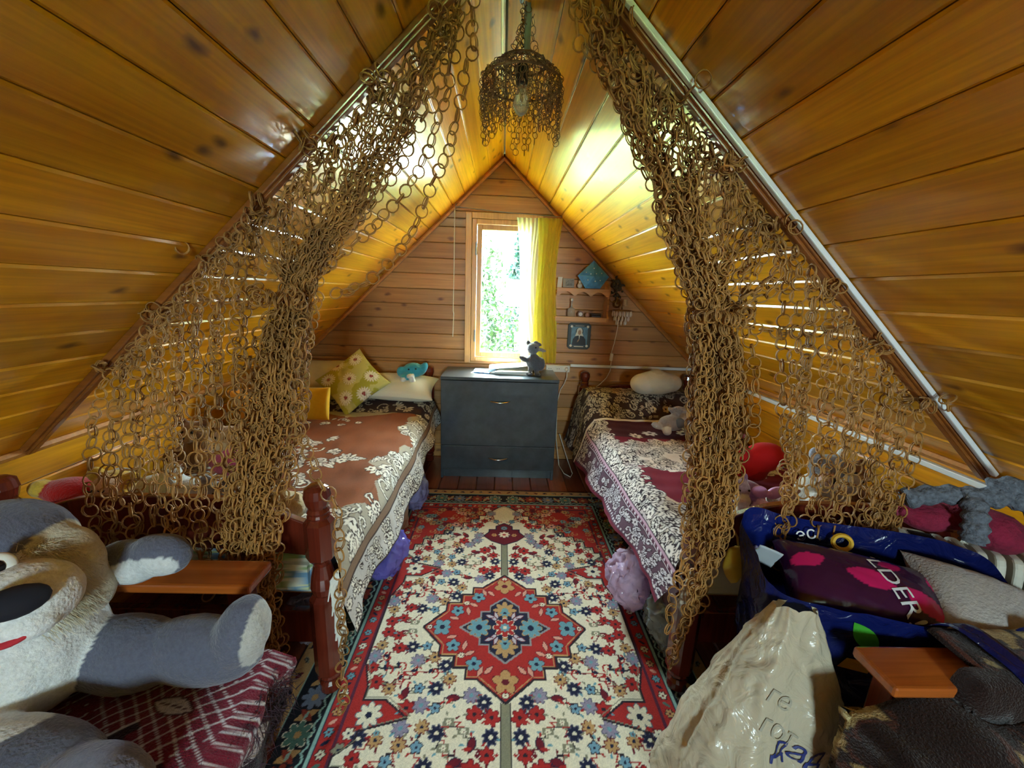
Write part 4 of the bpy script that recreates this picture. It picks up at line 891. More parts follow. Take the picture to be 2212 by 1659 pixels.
def build_curtain(side, seed):
    r = np.random.default_rng(seed); out = []
    if side == 'l':
        yr = YJL+0.030; yl = 1.045
        Ypos = lambda z: yl+(yr-yl)*min(1, max(0, (z-0.76)/0.55))
        B = [(-0.116,2.095),(-0.176,2.03),(-0.251,1.897),(-0.343,1.756),(-0.468,1.582),(-0.575,1.46),(-0.655,1.314),(-0.677,1.152),(-0.67,0.969),(-0.675,0.84),(-0.685,0.70),(-0.70,0.49),(-0.69,0.24),(-0.675,0.04)]
        HWD = [0.03,0.035,0.04,0.045,0.05,0.055,0.055,0.075,0.090,0.090,0.075,0.060,0.05,0.045]
        tops = np.linspace(-0.76, -0.12, 36); straight = list(np.linspace(-1.20, -0.74, 15)); sx = lambda x: -1.13+(x+1.20)/0.46*0.42; zend = lambda x: 0.50+0.03*r.normal()
    else:
        yr = YJR+0.030; yl = 1.055
        Ypos = lambda z: yl+(yr-yl)*min(1, max(0, (z-0.76)/0.55))
        B = [(0.135,2.06),(0.190,1.98),(0.256,1.895),(0.353,1.752),(0.455,1.605),(0.538,1.458),(0.606,1.313),(0.632,1.212),(0.640,1.026),(0.640,0.887),(0.628,0.667),(0.605,0.456),(0.585,0.30),(0.575,0.20)]
        HWD = [0.03,0.04,0.045,0.05,0.055,0.06,0.05,0.07,0.075,0.072,0.060,0.045,0.03,0.02]
        tops = np.linspace(0.76, 0.14, 44); straight = list(np.linspace(0.80, 1.26, 17)); sx = lambda x: 0.815+(x-0.80)/0.46*0.385; zend = lambda x: 0.60+0.025*r.normal()
    # strands drawn aside into the bundle
    for k, xt in enumerate(tops):
        zt = roof_z(xt)-0.045; u = r.uniform(-1, 1); v = r.uniform(-1, 1)
        P = [(xt, yr, zt)]; sgn = -1 if side == 'l' else 1
        lag = 0.07+0.11*r.random()
        P.append((xt+sgn*lag*0.30, yr-0.01+0.02*v, zt-0.09-0.05*r.random()))
        zmax = zt-0.17
        keep = [(b, h) for b, h in zip(B, HWD) if b[1] < zmax and (b[0]-xt)*sgn > 0.02 or b[1] < 1.33]
        if k % 3 == 0 and side == 'l': cut = r.uniform(0.30, 0.62)
        elif side == 'l': cut = r.uniform(0.01, 0.25)
        else: cut = r.uniform(0.46, 0.74) if k % 4 else r.uniform(0.18, 0.46)
        for b, h in keep:
            if b[1] < cut: break
            P.append((b[0]+u*h, min(Ypos(b[1])+v*0.035, 1.068 if b[1] < 0.80 else 9), b[1]+0.02*r.normal()))
        if len(P) >= 3: out.append(chain(P, r, phase=k))
    # strands that hang straight from the batten
    for k, xt in enumerate(straight):
        zt = roof_z(xt)-0.035; xb = sx(xt)+0.012*r.normal(); zb = zend(xt); yo = (0.018 if k % 2 else -0.018)
        if side == 'r' and k % 3 == 1 and xt < 1.12: continue
        zm = 0.80
        P = [(xt, yr+yo*0.4, zt), (xt*0.93+xb*0.07, Ypos(1.1)+yo, zt-0.10 if zt-0.10 > zm+0.03 else zm+0.06), (xb, min(Ypos(zm)+yo, 1.085), zm), (xb, yl+yo*0.6, zb)]
        out.append(chain(P, r, phase=k))
        if k % 3 == 0 and zt > 1.15:                     # second, looser layer
            P = [(xt+0.03, yr+0.02, zt-0.02), (xt*0.9+xb*0.1+0.02, Ypos(1.1)+0.03, (zt+0.95)/2), (xb+0.02, 1.08, 0.86), (xb+0.02, 1.072, 0.80)]
            out.append(chain(P, r, phase=k+1))
    # loose strands and the tie cord back to the batten
    if side == 'l':
        out.append(chain([(-0.105,yr,2.14),(-0.109,yr,2.03),(-0.138,yr,1.90),(-0.182,yr,1.74),(-0.235,yr,1.64),(-0.283,yr,1.527),(-0.41,yr,1.378),(-0.551,yr,1.318)], r))
        out.append(chain([(-0.16,yr,2.10),(-0.17,yr,1.95),(-0.22,yr,1.80),(-0.29,yr,1.66),(-0.42,yr,1.52),(-0.56,yr,1.40)], r, phase=1))
        out.append(chain([(-0.602,1.235,1.235),(-0.585,1.13,1.05),(-0.51,1.06,0.84),(-0.447,1.04,0.73),(-0.447,1.03,0.5),(-0.455,1.03,0.25),(-0.465,1.03,0.035)], r))
        out.append(chain([(-0.655,yr-0.03,1.31),(-0.78,yr-0.02,1.285),(-0.92,yr,1.29),(-1.05,yr,1.28)], r)); tie = (-0.66, 1.22, 1.31)
        kn = np.linspace(-1.22, -0.2, 7)
    else:
        out.append(chain([(0.611,yr-0.02,1.313),(0.75,yr-0.02,1.275),(0.90,yr-0.01,1.27),(1.06,yr,1.30)], r)); tie = (0.606, 1.10, 1.313)
        out.append(chain([(0.83,1.056,0.585),(0.92,1.05,0.545),(1.0,1.05,0.55),(1.10,1.05,0.60)], r))
        out.append(chain([(0.70,yr,1.56),(0.695,yr,1.35),(0.72,1.09,1.15),(0.72,1.06,0.95)], r))
        for k in range(9): x = 1.12+0.09*r.random(); out.append(chain([(x+0.02, 1.075+0.01*r.normal(), 0.80), (x, 1.06, 0.70), (x+0.015*r.normal(), 1.05, 0.585+0.03*r.random())], r, phase=k))
        kn = np.linspace(0.25, 1.24, 7)
    for x in kn:                                           # knotted bunches along the batten
        for j in range(9):
            p = Vector((x+0.02*r.normal(), yr-0.04+0.035*r.normal(), roof_z(x)-0.052+0.012*r.normal())); out.append([Matrix.Translation(p) @ Euler(r.random(3)*6).to_matrix().to_4x4()])
    for j in range(26):
        a = 2*PI*j/26; p = Vector((tie[0]+0.062*math.cos(a), tie[1]+0.05*math.sin(a), tie[2]+0.012*r.normal())); out.append([Matrix.Translation(p) @ Euler((PI/2+0.3*r.normal(), 0, a+r.normal()*0.4)).to_matrix().to_4x4()])
    return out
ring_curtain('curtain of linked tan vine rings gathered on the left slope', build_curtain('l', 41), (-0.7, 1.12, 0.04))
ring_curtain('curtain of linked tan vine rings gathered on the right slope', build_curtain('r', 42), (0.7, 1.10, 0.2))

# ---------------------------------------------------------------- pendant lamp of small rings
lx, ly, lt = 0.042, 1.50, 2.075
lp = thing('pendant_lamp', 'ring-woven pendant lamp hanging from the ridge', 'lamp', (lx, ly, 1.86))
DV = plain('dark_vine', c(112,78,46), 0.6, var=0.3, vscale=20); SR = ring_data(0.0105, 0.0013, 9, 3, False)
STEEL = plain('steel_chain', c(170,168,160), 0.25, metal=1.0)
def rings_geo(mats, src=SR):
    V = np.array(src.v); g = G()
    for m in mats: g.add((V @ np.array(m.to_3x3()).T+np.array(m.translation)).tolist(), src.f)
    return g
r = np.random.default_rng(8)
part('pole', G().tube([(lx+0.012, ly, lt+0.03), (lx+0.012, ly, RIDGE[1]-0.004)], 0.011, 12), plain('grey_pole', c(120,124,118), 0.5), lp)
part('canopy_hook', G().lathe([(0.03, 0), (0.028, 0.012), (0.012, 0.03)], (lx+0.012, ly, RIDGE[1]-0.05), 14), MATS['grey_pole'], lp)
for rad, z in ((0.075, lt), (0.128, lt-0.055)): part('hoop', G().tube([(lx+rad*math.cos(a), ly+rad*math.sin(a), z) for a in np.linspace(0, 2*PI, 33)[:-1]], 0.0035, 6, closed=True), DV, lp, smooth=True)
ms = []
for k in range(5):                                          # woven crown
    rad = 0.035+0.022*k; z = lt+0.012-0.003*k-0.0035*k*k*0.8; n = int(2*PI*rad/0.016)
    for i in range(n):
        a = 2*PI*i/n+k; ms.append(Matrix.Translation((lx+rad*math.cos(a), ly+rad*math.sin(a), z)) @ Euler((0.5*r.normal(), 0.5+0.3*r.normal(), a)).to_matrix().to_4x4())
part('woven_crown', rings_geo(ms), DV, lp, kind='stuff')
for i in range(44):                                         # hanging ring chains, uneven ends
    a = 2*PI*i/44; grp = 0.04*math.sin(5*a+0.6); L = 0.125+grp+0.02*r.random(); x, y = lx+0.128*math.cos(a), ly+0.128*math.sin(a)
    L = max(0.06, L); part('ring_chain', rings_geo(chain([(x, y, lt-0.055), (x+0.003*r.normal(), y, lt-0.055-L/2), (x+0.004*r.normal(), y, lt-0.055-L)], r, 0.0185, jit=0.4, phase=i, swing=0.001)), DV, lp)
for i in range(26):
    a = 2*PI*i/26+0.1; x, y = lx+0.10*math.cos(a), ly+0.10*math.sin(a); L = 0.07+0.05*r.random()
    part('ring_chain', rings_geo(chain([(x, y, lt-0.04), (x, y, lt-0.04-L/2), (x, y, lt-0.04-L)], r, 0.0185, jit=0.4, phase=i, swing=0.001)), DV, lp)
for a in (0.4, 2.2, 4.4): part('hanger_chain', rings_geo(chain([(lx+0.012+0.012*math.cos(a), ly+0.012*math.sin(a), lt+0.14), (lx+0.04*math.cos(a), ly+0.04*math.sin(a), lt+0.06), (lx+0.075*math.cos(a), ly+0.075*math.sin(a), lt+0.005)], r, 0.019), ring_data(0.012, 0.0013, 9, 3, False)), DV, lp)
part('steel_chain', rings_geo(chain([(lx-0.006, ly-0.006, RIDGE[1]-0.03), (lx-0.006, ly-0.006, lt+0.1), (lx, ly, lt+0.03)], r, 0.013), ring_data(0.008, 0.0018, 9, 4, False)), STEEL, lp)
part('lamp_holder', G().lathe([(0.010, 0.05), (0.019, 0.045), (0.021, 0.0), (0.016, -0.01)], (lx, ly, lt-0.05), 14), plain('holder_dark', c(40,38,34), 0.5), lp)
part('bulb', G().lathe([(0.004, -0.095), (0.018, -0.088), (0.026, -0.068), (0.024, -0.045), (0.015, -0.02), (0.013, -0.008)], (lx, ly, lt-0.055), 18), plain('bulb_glass', (0.85,0.83,0.76), 0.05, trans=0.75), lp, smooth=True)
# ---------------------------------------------------------------- soft toys and cushions
FUR = vcmat('plush_fur', 0.95, 0.6, 160, 0.35, 0.1, fuzz=0.30, fscale=110)
FABRIC = vcmat('printed_fabric', 0.85, 0.2, 350, 0.1, 0.2, fuzz=0.08, fscale=200)
EYE = plain('toy_eye', c(18,16,18), 0.15); WEYE = plain('toy_eye_white', c(232,232,226), 0.25)
def blob(ells, voxel, paint=(), smooth=6, rough=0.0):
    """ellipsoids grown into one skin; colour follows the nearest ellipsoid, then paint patches (centre, radii, colour)"""
    g = G()
    for e in ells: g.ell(e[0], e[1], e[3] if len(e) > 3 else None, 18, 12)
    me = mesh_from('tmp', g); o = bpy.data.objects.new('tmp', me); COL.objects.link(o)
    m = o.modifiers.new('r', 'REMESH'); m.mode = 'VOXEL'; m.voxel_size = voxel
    m = o.modifiers.new('s', 'SMOOTH'); m.iterations = smooth; m.factor = 0.5
    dg = bpy.context.evaluated_depsgraph_get(); me2 = bpy.data.meshes.new_from_object(o.evaluated_get(dg)); bpy.data.objects.remove(o); bpy.data.meshes.remove(me)
    n = len(me2.vertices); P = np.empty(n*3); me2.vertices.foreach_get('co', P); P = P.reshape(-1, 3)
    if rough:
        No = np.empty(n*3); me2.vertices.foreach_get('normal', No); No = No.reshape(-1, 3)
        P = P+No*(rough*np.array([mnoise.noise(Vector(p)*22)+0.6*mnoise.noise(Vector(p)*60) for p in P]))[:, None]; me2.vertices.foreach_set('co', P.ravel())
    best = np.full(n, 1e9); C_ = np.zeros((n, 3))
    def q_(cen, rad, rot):
        D = P-np.array(cen)
        if rot is not None: D = D @ np.array(Euler(rot).to_matrix())
        rad = np.array(rad if hasattr(rad, '__len__') else (rad,)*3); return np.linalg.norm(D/rad, axis=1)
    for e in ells:
        d = q_(e[0], e[1], e[3] if len(e) > 3 else None); m_ = d < best; best[m_] = d[m_]; C_[m_] = e[2]
    for p in paint: C_[q_(p[0], p[1], p[3] if len(p) > 3 else None) < 1] = p[2]
    at = me2.color_attributes.new('Col', 'FLOAT_COLOR', 'POINT'); at.data.foreach_set('color', np.concatenate([C_, np.ones((n, 1))], 1).ravel())
    me2.polygons.foreach_set('use_smooth', [True]*len(me2.polygons)); me2.materials.clear(); me2.update(); return me2
def toy(name, label, cat, ells, voxel, paint=(), eyes=(), nose=None, base=None, extra=(), group=None, eye_r=0.006, smooth=5):
    lo = min(e[0][2]-(e[1][2] if hasattr(e[1], '__len__') else e[1]) for e in ells); cx_ = ells[0][0]
    t = thing(name, label, cat, (cx_[0], cx_[1], lo), group=group); off = absloc(t)
    me = blob(ells, voxel, paint, smooth); me.transform(Matrix.Translation(-off)); put('body', me, FUR, t)
    for e in eyes: part('eye', G().ell(e, eye_r, nu=10, nv=7), EYE, t, smooth=True)
    if nose: part('nose', G().ell(nose[0], nose[1], nu=10, nv=7), nose[2] if len(nose) > 2 else EYE, t, smooth=True)
    for nm, gg, mm in extra: part(nm, gg, mm, t, smooth=True)
    return t
def cushion(name, label, cat, cen, sx, sy, h, rot, ras=None, col=None, mat=None, puff=0.42, n=44, pinch=0.10):
    """stuffed square: two bulged faces meeting in a seam with drawn-in sides"""
    if ras is None: ras = Ras(1, 1, 1.0/n, col)
    R3 = np.array(Euler(rot).to_matrix())
    vs = []; 
    U, V = np.meshgrid(np.linspace(-1, 1, ras.nx), np.linspace(-1, 1, ras.ny))
    k = np.clip((1-U**2)*(1-V**2), 0, 1)**puff; X = U*sx/2*(1-pinch*(1-V**2)); Y = V*sy/2*(1-pinch*(1-U**2)); Z = k*h/2*(1+0.05*wob(U, V, 0.5, 3))
    P = np.concatenate([np.stack([X, Y, Z], -1).reshape(-1, 3), np.stack([X, Y, -Z], -1).reshape(-1, 3)]) @ R3.T
    ny, nx = ras.ny, ras.nx; i = np.arange(nx*ny).reshape(ny, nx); F = np.stack([i[:-1,:-1], i[:-1,1:], i[1:,1:], i[1:,:-1]], -1).reshape(-1, 4)
    F = np.concatenate([F, F[:, ::-1]+nx*ny]); me = bpy.data.meshes.new(name); me.from_pydata(P.tolist(), [], F.tolist())
    at = me.color_attributes.new('Col', 'FLOAT_COLOR', 'POINT'); cc_ = np.clip(ras.a, 0, 1).reshape(-1, 3); cc_ = np.concatenate([cc_, cc_]); at.data.foreach_set('color', np.concatenate([cc_, np.ones((len(P), 1))], 1).ravel())
    o = put(name, me, mat or FABRIC, None, loc=cen, smooth=True); return tag(o, label, cat)
# left bed, head end
cushion('pillow', 'cream pillow at the aisle side of the left bed head', 'pillow', (-0.72, 2.86, 0.655), 0.52, 0.34, 0.15, (0.25, 0.04, 0.02), col=c(212,208,188))
cushion('pillow', 'beige patterned pillow against the low wall on the left bed', 'pillow', (-1.25, 2.86, 0.69), 0.46, 0.36, 0.14, (0.75, 0.0, 0.15), col=c(196,184,132))
q = Ras(0.42, 0.42, 0.0052, c(206,202,150)); rr = np.random.default_rng(9)
q.a = q.a*(1-0.4*np.clip(wob(q.X*2, q.Y*2, 1.2, 8), 0, 1))[..., None]*np.array([1, 1, 0.62])[None, None]+0
q.a[...] = np.where((wob(q.X*1.6, q.Y*1.6, 1.0, 8) > 0.1)[..., None], np.array(c(176,172,60)), q.a)
for x, y in ((0.20,0.21),(0.07,0.33),(0.34,0.34),(0.35,0.12),(0.08,0.10),(0.20,0.40),(0.21,0.03)):
    for j in range(16): a = 2*PI*j/16; q.leaf(x+0.036*math.cos(a), y+0.036*math.sin(a), 0.052, 0.013, a, c(236,232,214), c(176,166,120), 0.0015)
    q.flower(x, y, 0.017, 12, c(150,60,60), c(186,110,96))
cushion('daisy_cushion', 'yellow-green cushion printed with big white daisies', 'cushion', (-1.01, 2.735, 0.712), 0.37, 0.37, 0.12, (0.92, 0.0, 0.0), ras=q)
bpy.data.objects['daisy_cushion'].rotation_euler = (0, 0, 0)
o = bpy.data.objects['daisy_cushion']; o.data.transform(Matrix.Rotation(-0.92, 4, 'X')); o.data.transform(Matrix.Rotation(PI/4, 4, 'Z')); o.data.transform(Matrix.Rotation(0.92, 4, 'X'))
cushion('yellow_cushion', 'plain bright yellow cushion on the left bed behind the ring curtain', 'cushion', (-1.12, 2.36, 0.655), 0.20, 0.20, 0.09, (1.25, 0, 0.1), col=c(222,178,40), pinch=0.04, puff=0.3)
cushion('orange_cushion', 'orange cushion leaning on the low wall of the left bed', 'cushion', (-1.36, 2.28, 0.655), 0.34, 0.27, 0.10, (1.15, 0, 1.25), col=c(214,140,40), puff=0.35)
TE, TW = c(60,160,180), c(224,226,220)
toy('plush_elephant', 'turquoise plush animal with white paws lying on the cream pillow', 'soft toy',
    [((-0.63,2.90,0.775),(0.075,0.06,0.055),TE),((-0.665,2.85,0.735),(0.05,0.045,0.035),TE),((-0.56,2.90,0.785),(0.03,0.035,0.055),TE,(0,0.5,0)),((-0.71,2.87,0.765),(0.035,0.03,0.04),TE),
     ((-0.63,2.815,0.745),(0.028,0.03,0.016),TW),((-0.685,2.815,0.715),(0.022,0.03,0.02),TW),((-0.62,2.82,0.712),(0.024,0.03,0.02),TW)], 0.008, eyes=[(-0.65,2.838,0.79),(-0.60,2.838,0.795)])
# left bed, foot end
WH, GRY, PK, TN, BR = c(216,216,208), c(150,148,146), c(206,96,140), c(186,150,104), c(120,78,48)
toy('plush_dog', 'white plush dog lying along the footboard of the left bed', 'soft toy',
    [((-1.20,1.36,0.600),(0.13,0.075,0.065),WH),((-1.08,1.33,0.612),(0.065,0.06,0.055),WH),((-1.355,1.37,0.625),(0.055,0.05,0.06),WH),((-1.17,1.37,0.665),(0.035,0.03,0.045),WH),((-1.13,1.31,0.67),(0.016,0.02,0.05),WH),((-1.0,1.31,0.595),(0.05,0.035,0.03),WH),((-1.40,1.32,0.60),(0.03,0.03,0.03),c(150,116,110))], 0.009, eyes=[(-1.06,1.275,0.635)], nose=((-0.953,1.29,0.60),0.008))
toy('plush_bear', 'tan plush bear in a pink dress on the left bed', 'soft toy',
    [((-1.12,1.62,0.605),(0.085,0.07,0.06),PK),((-1.15,1.66,0.695),(0.06,0.055,0.055),TN),((-1.20,1.67,0.745),(0.02,0.015,0.02),TN),((-1.10,1.67,0.748),(0.02,0.015,0.02),TN),((-1.16,1.605,0.68),(0.03,0.03,0.025),c(214,190,150)),((-1.22,1.60,0.62),(0.04,0.03,0.03),TN),((-1.03,1.58,0.625),(0.045,0.03,0.03),c(214,80,130))], 0.008, eyes=[(-1.175,1.607,0.715),(-1.125,1.607,0.717)], nose=((-1.16,1.574,0.69),0.008))
toy('plush_bear', 'brown plush bear against the low wall on the left bed', 'soft toy',
    [((-1.33,1.72,0.60),(0.08,0.07,0.075),c(140,104,70)),((-1.33,1.71,0.70),(0.055,0.05,0.05),c(150,112,76)),((-1.375,1.71,0.745),(0.02,0.014,0.02),BR),((-1.285,1.71,0.745),(0.02,0.014,0.02),BR),((-1.33,1.66,0.69),(0.028,0.025,0.022),TN),((-1.26,1.66,0.61),(0.03,0.045,0.03),BR),((-1.40,1.66,0.61),(0.03,0.045,0.03),BR)], 0.008, eyes=[(-1.35,1.664,0.715),(-1.31,1.664,0.715)], nose=((-1.33,1.637,0.698),0.007))
toy('plush_mouse', 'grey plush mouse beside the pink bear near the left footboard', 'soft toy',
    [((-0.99,1.36,0.575),(0.06,0.06,0.05),GRY),((-0.985,1.32,0.625),(0.042,0.04,0.038),GRY),((-1.02,1.33,0.665),(0.024,0.012,0.024),c(150,150,152)),((-0.945,1.33,0.662),(0.024,0.012,0.024),c(120,120,124)),((-0.985,1.28,0.615),(0.018,0.02,0.016),WH)], 0.007, eyes=[(-1.0,1.285,0.638),(-0.97,1.285,0.638)], nose=((-0.985,1.26,0.618),0.005), eye_r=0.004)
toy('plush_cat', 'cream plush cat curled up behind the left bed post', 'soft toy',
    [((-0.76,1.32,0.575),(0.09,0.075,0.05),c(200,176,130)),((-0.70,1.27,0.605),(0.045,0.042,0.04),c(206,184,140)),((-0.725,1.27,0.643),(0.012,0.01,0.018),c(190,160,110)),((-0.68,1.27,0.643),(0.012,0.01,0.018),c(190,160,110)),((-0.82,1.26,0.56),(0.05,0.02,0.02),c(190,160,110))], 0.007, eyes=[(-0.715,1.232,0.613),(-0.688,1.232,0.613)], nose=((-0.70,1.227,0.600),0.004), eye_r=0.004)
SKIN, YH, RD = c(222,178,140), c(226,186,70), c(190,30,24)
toy('rag_doll', 'sleeping doll with a yellow hood and red suit on the left bed', 'soft toy',
    [((-1.240,1.235,0.695),(0.055,0.05,0.045),YH),((-1.235,1.200,0.703),(0.04,0.035,0.034),SKIN),((-1.290,1.230,0.730),(0.026,0.02,0.026),YH),((-1.185,1.240,0.715),(0.022,0.02,0.022),YH),((-1.380,1.235,0.665),(0.09,0.055,0.045),RD),((-1.330,1.190,0.660),(0.045,0.02,0.02),RD),((-1.460,1.220,0.680),(0.035,0.03,0.03),YH),((-1.170,1.200,0.665),(0.035,0.02,0.016),YH)], 0.007,
    paint=[((-1.235,1.170,0.703),(0.038,0.03,0.03),SKIN)], extra=[('closed_eye', G().tube([(-1.262+0.02*t, 1.163+0.002*math.sin(PI*t), 0.708-0.007*math.sin(PI*t)) for t in np.linspace(0, 1, 7)], 0.002, 5), EYE), ('closed_eye', G().tube([(-1.226+0.02*t, 1.163+0.002*math.sin(PI*t), 0.708-0.007*math.sin(PI*t)) for t in np.linspace(0, 1, 7)], 0.002, 5), EYE)])
g = G().box((-1.33, 1.245, 0.585), (0.30, 0.11, 0.088)); 
single('folded_blanket', g, plain('cream_fleece', c(214,200,150), 0.9, bump=0.3, bscale=60), 'folded cream blanket under the sleeping doll on the left bed', 'blanket', bevel=0.035)
# right bed
q = Ras(1, 1, 1/40, c(196,186,166)); q.a *= (0.8+0.25*wob(q.X, q.Y, 2.2, 4))[..., None]
me = blob([((0,0,0),(0.15,0.10,0.085),c(190,180,158)),((-0.08,0.0,-0.01),(0.10,0.09,0.075),c(196,186,168)),((0.09,0.01,0.0),(0.10,0.085,0.07),c(186,172,150)),((0.0,0.0,0.05),(0.06,0.06,0.05),c(176,162,130))], 0.011, smooth=8)
tag(put('pebble_cushion', me, FABRIC, None, loc=(1.10, 2.74, 0.772)), 'beige cushion shaped and speckled like a pebble on the right bed', 'cushion')
BN, BN2 = c(150,136,128), c(206,204,200)
toy('plush_rabbit', 'grey plush rabbit with long ears lying on the right bed', 'soft toy',
    [((1.08,2.36,0.600),(0.085,0.055,0.05),BN),((1.18,2.34,0.640),(0.055,0.05,0.045),c(160,140,130)),((1.14,2.36,0.685),(0.06,0.025,0.018),BN,(0,0.3,0)),((1.10,2.38,0.665),(0.06,0.02,0.018),BN,(0,0.5,0)),((0.985,2.34,0.585),(0.045,0.022,0.022),c(170,160,156),(0,0.3,0)),((1.03,2.30,0.565),(0.028,0.03,0.026),BN2),((1.16,2.29,0.570),(0.03,0.03,0.03),BN2)], 0.008,
    extra=[('neckerchief', G().ell((1.11, 2.32, 0.612), (0.03, 0.022, 0.032)), plain('dark_grey_cloth', c(90,90,92), 0.8))], eyes=[(1.185,2.292,0.655)], nose=((1.20,2.288,0.632),0.006))
PG = c(222,160,176)
toy('plush_pig', 'pale pink plush pig with upright ears on the right bed', 'soft toy',
    [((1.20,2.0,0.620),(0.085,0.06,0.06),PG),((1.17,1.94,0.672),(0.055,0.05,0.045),PG),((1.14,1.95,0.725),(0.022,0.014,0.024),PG),((1.215,1.95,0.715),(0.024,0.014,0.022),c(196,120,140)),((1.17,1.89,0.665),(0.026,0.022,0.02),c(230,176,190)),((1.27,1.95,0.66),(0.035,0.025,0.04),c(206,130,150)),((1.10,1.94,0.62),(0.03,0.03,0.03),WH)], 0.008, eyes=[(1.15,1.898,0.69),(1.19,1.898,0.69)])
RED2 = c(196,24,26)
me = blob([((-0.085,0,0.02),(0.095,0.06,0.065),RED2),((0.075,0,0.02),(0.10,0.06,0.07),RED2),((0.0,0,-0.03),(0.10,0.055,0.055),RED2),((0.03,-0.01,-0.055),(0.06,0.05,0.04),c(150,16,22))], 0.009, smooth=10)
tag(put('heart_cushion', me, FABRIC, None, loc=(1.17, 1.72, 0.632)), 'red heart-shaped cushion in the middle of the right bed', 'cushion')
HG = c(128,122,120)
toy('plush_husky', 'white and grey plush husky sitting by the right footboard', 'soft toy',
    [((1.25,1.40,0.635),(0.085,0.075,0.085),WH),((1.25,1.38,0.745),(0.068,0.062,0.058),HG),((1.22,1.335,0.725),(0.035,0.035,0.03),c(210,170,150)),((1.19,1.39,0.805),(0.02,0.015,0.026),c(190,196,210)),((1.30,1.39,0.805),(0.02,0.015,0.026),WH),((1.31,1.36,0.700),(0.045,0.05,0.05),WH),((1.18,1.32,0.620),(0.032,0.035,0.06),WH),((1.31,1.33,0.600),(0.045,0.05,0.04),WH),((1.235,1.31,0.580),(0.03,0.035,0.03),c(222,180,160)),((1.345,1.42,0.620),(0.03,0.05,0.04),WH)], 0.009,
    paint=[((1.285,1.36,0.710),(0.05,0.06,0.05),WH),((1.23,1.33,0.620),(0.03,0.08,0.04),WH)], eyes=[(1.225,1.312,0.755),(1.265,1.315,0.757)], nose=((1.215,1.302,0.735),0.011))
MV, LL = c(150,112,140), c(206,150,206)
toy('plush_pony', 'mauve plush pony with a lilac bow by the right footboard', 'soft toy',
    [((0.93,1.38,0.640),(0.09,0.055,0.055),MV),((0.885,1.33,0.683),(0.042,0.042,0.04),c(170,140,150)),((0.88,1.29,0.660),(0.03,0.03,0.024),c(220,214,214)),((0.86,1.34,0.723),(0.012,0.012,0.02),MV),((0.91,1.34,0.723),(0.012,0.012,0.02),MV),((0.89,1.29,0.615),(0.03,0.03,0.03),c(214,210,206)),((0.98,1.32,0.615),(0.035,0.03,0.03),c(220,180,186))], 0.007,
    extra=[('bow', G().ell((0.945,1.295,0.690),(0.032,0.014,0.022),(0,0.4,0)).ell((1.0,1.295,0.687),(0.032,0.014,0.022),(0,-0.4,0)).ell((0.972,1.288,0.687),0.011), plain('lilac_satin', LL, 0.4))], eyes=[(0.868,1.292,0.695),(0.902,1.292,0.695)], eye_r=0.004)
toy('plush_lamb', 'small white plush lamb between the pony and the husky', 'soft toy',
    [((1.075,1.36,0.630),(0.05,0.05,0.045),c(214,200,190)),((1.06,1.31,0.667),(0.034,0.034,0.032),c(206,180,170)),((1.03,1.315,0.687),(0.022,0.01,0.012),c(190,150,150)),((1.09,1.315,0.687),(0.022,0.01,0.012),c(190,150,150)),((1.05,1.29,0.610),(0.022,0.025,0.025),WH),((1.10,1.295,0.610),(0.022,0.025,0.025),WH)], 0.007, eyes=[(1.048,1.279,0.673),(1.072,1.279,0.673)], nose=((1.06,1.277,0.659),0.005), eye_r=0.004)
toy('plush_bear', 'brown plush bear behind the ring curtain by the right low wall', 'soft toy',
    [((1.42,1.47,0.605),(0.07,0.065,0.08),c(132,84,50)),((1.41,1.45,0.705),(0.05,0.048,0.046),c(140,92,56)),((1.37,1.455,0.747),(0.018,0.012,0.018),BR),((1.45,1.455,0.747),(0.018,0.012,0.018),BR),((1.405,1.405,0.695),(0.024,0.022,0.02),TN),((1.37,1.40,0.60),(0.03,0.04,0.03),BR),((1.46,1.40,0.58),(0.03,0.04,0.03),BR)], 0.008, eyes=[(1.39,1.407,0.72),(1.425,1.407,0.72)], nose=((1.405,1.386,0.70),0.007))
single('folded_blanket', G().box((0.985, 1.335, 0.560), (0.30, 0.15, 0.066)), plain('striped_fleece', c(206,196,178), 0.9, bump=0.3, bscale=60, var=0.3, vscale=30), 'folded pale blanket under the mauve pony on the right bed', 'blanket', bevel=0.028)
# crow toy on the chest
CR, CR2 = c(96,98,104), c(120,124,130)
toy('plush_crow', 'grey plush crow with a big beak standing on the chest of drawers', 'soft toy',
    [((0.245,2.90,0.865),(0.055,0.045,0.06),CR),((0.235,2.89,0.965),(0.045,0.042,0.042),CR2),((0.295,2.88,0.957),(0.042,0.018,0.013),c(150,150,150),(0,0.25,0)),((0.20,2.91,1.0),(0.016,0.014,0.02),CR),((0.255,2.90,1.005),(0.02,0.016,0.014),CR),((0.282,2.895,0.995),(0.02,0.014,0.012),CR,(0,0.5,0)),((0.175,2.88,0.885),(0.045,0.018,0.018),CR,(0,0.45,0)),((0.30,2.90,0.85),(0.03,0.04,0.05),CR),((0.222,2.885,0.803),(0.018,0.018,0.035),CR),((0.268,2.885,0.803),(0.018,0.018,0.035),CR),((0.216,2.87,0.778),(0.026,0.034,0.010),c(60,60,64)),((0.274,2.87,0.778),(0.026,0.034,0.010),c(60,60,64))], 0.006,
    eyes=[(0.252,2.852,0.975)], nose=None, eye_r=0.006)

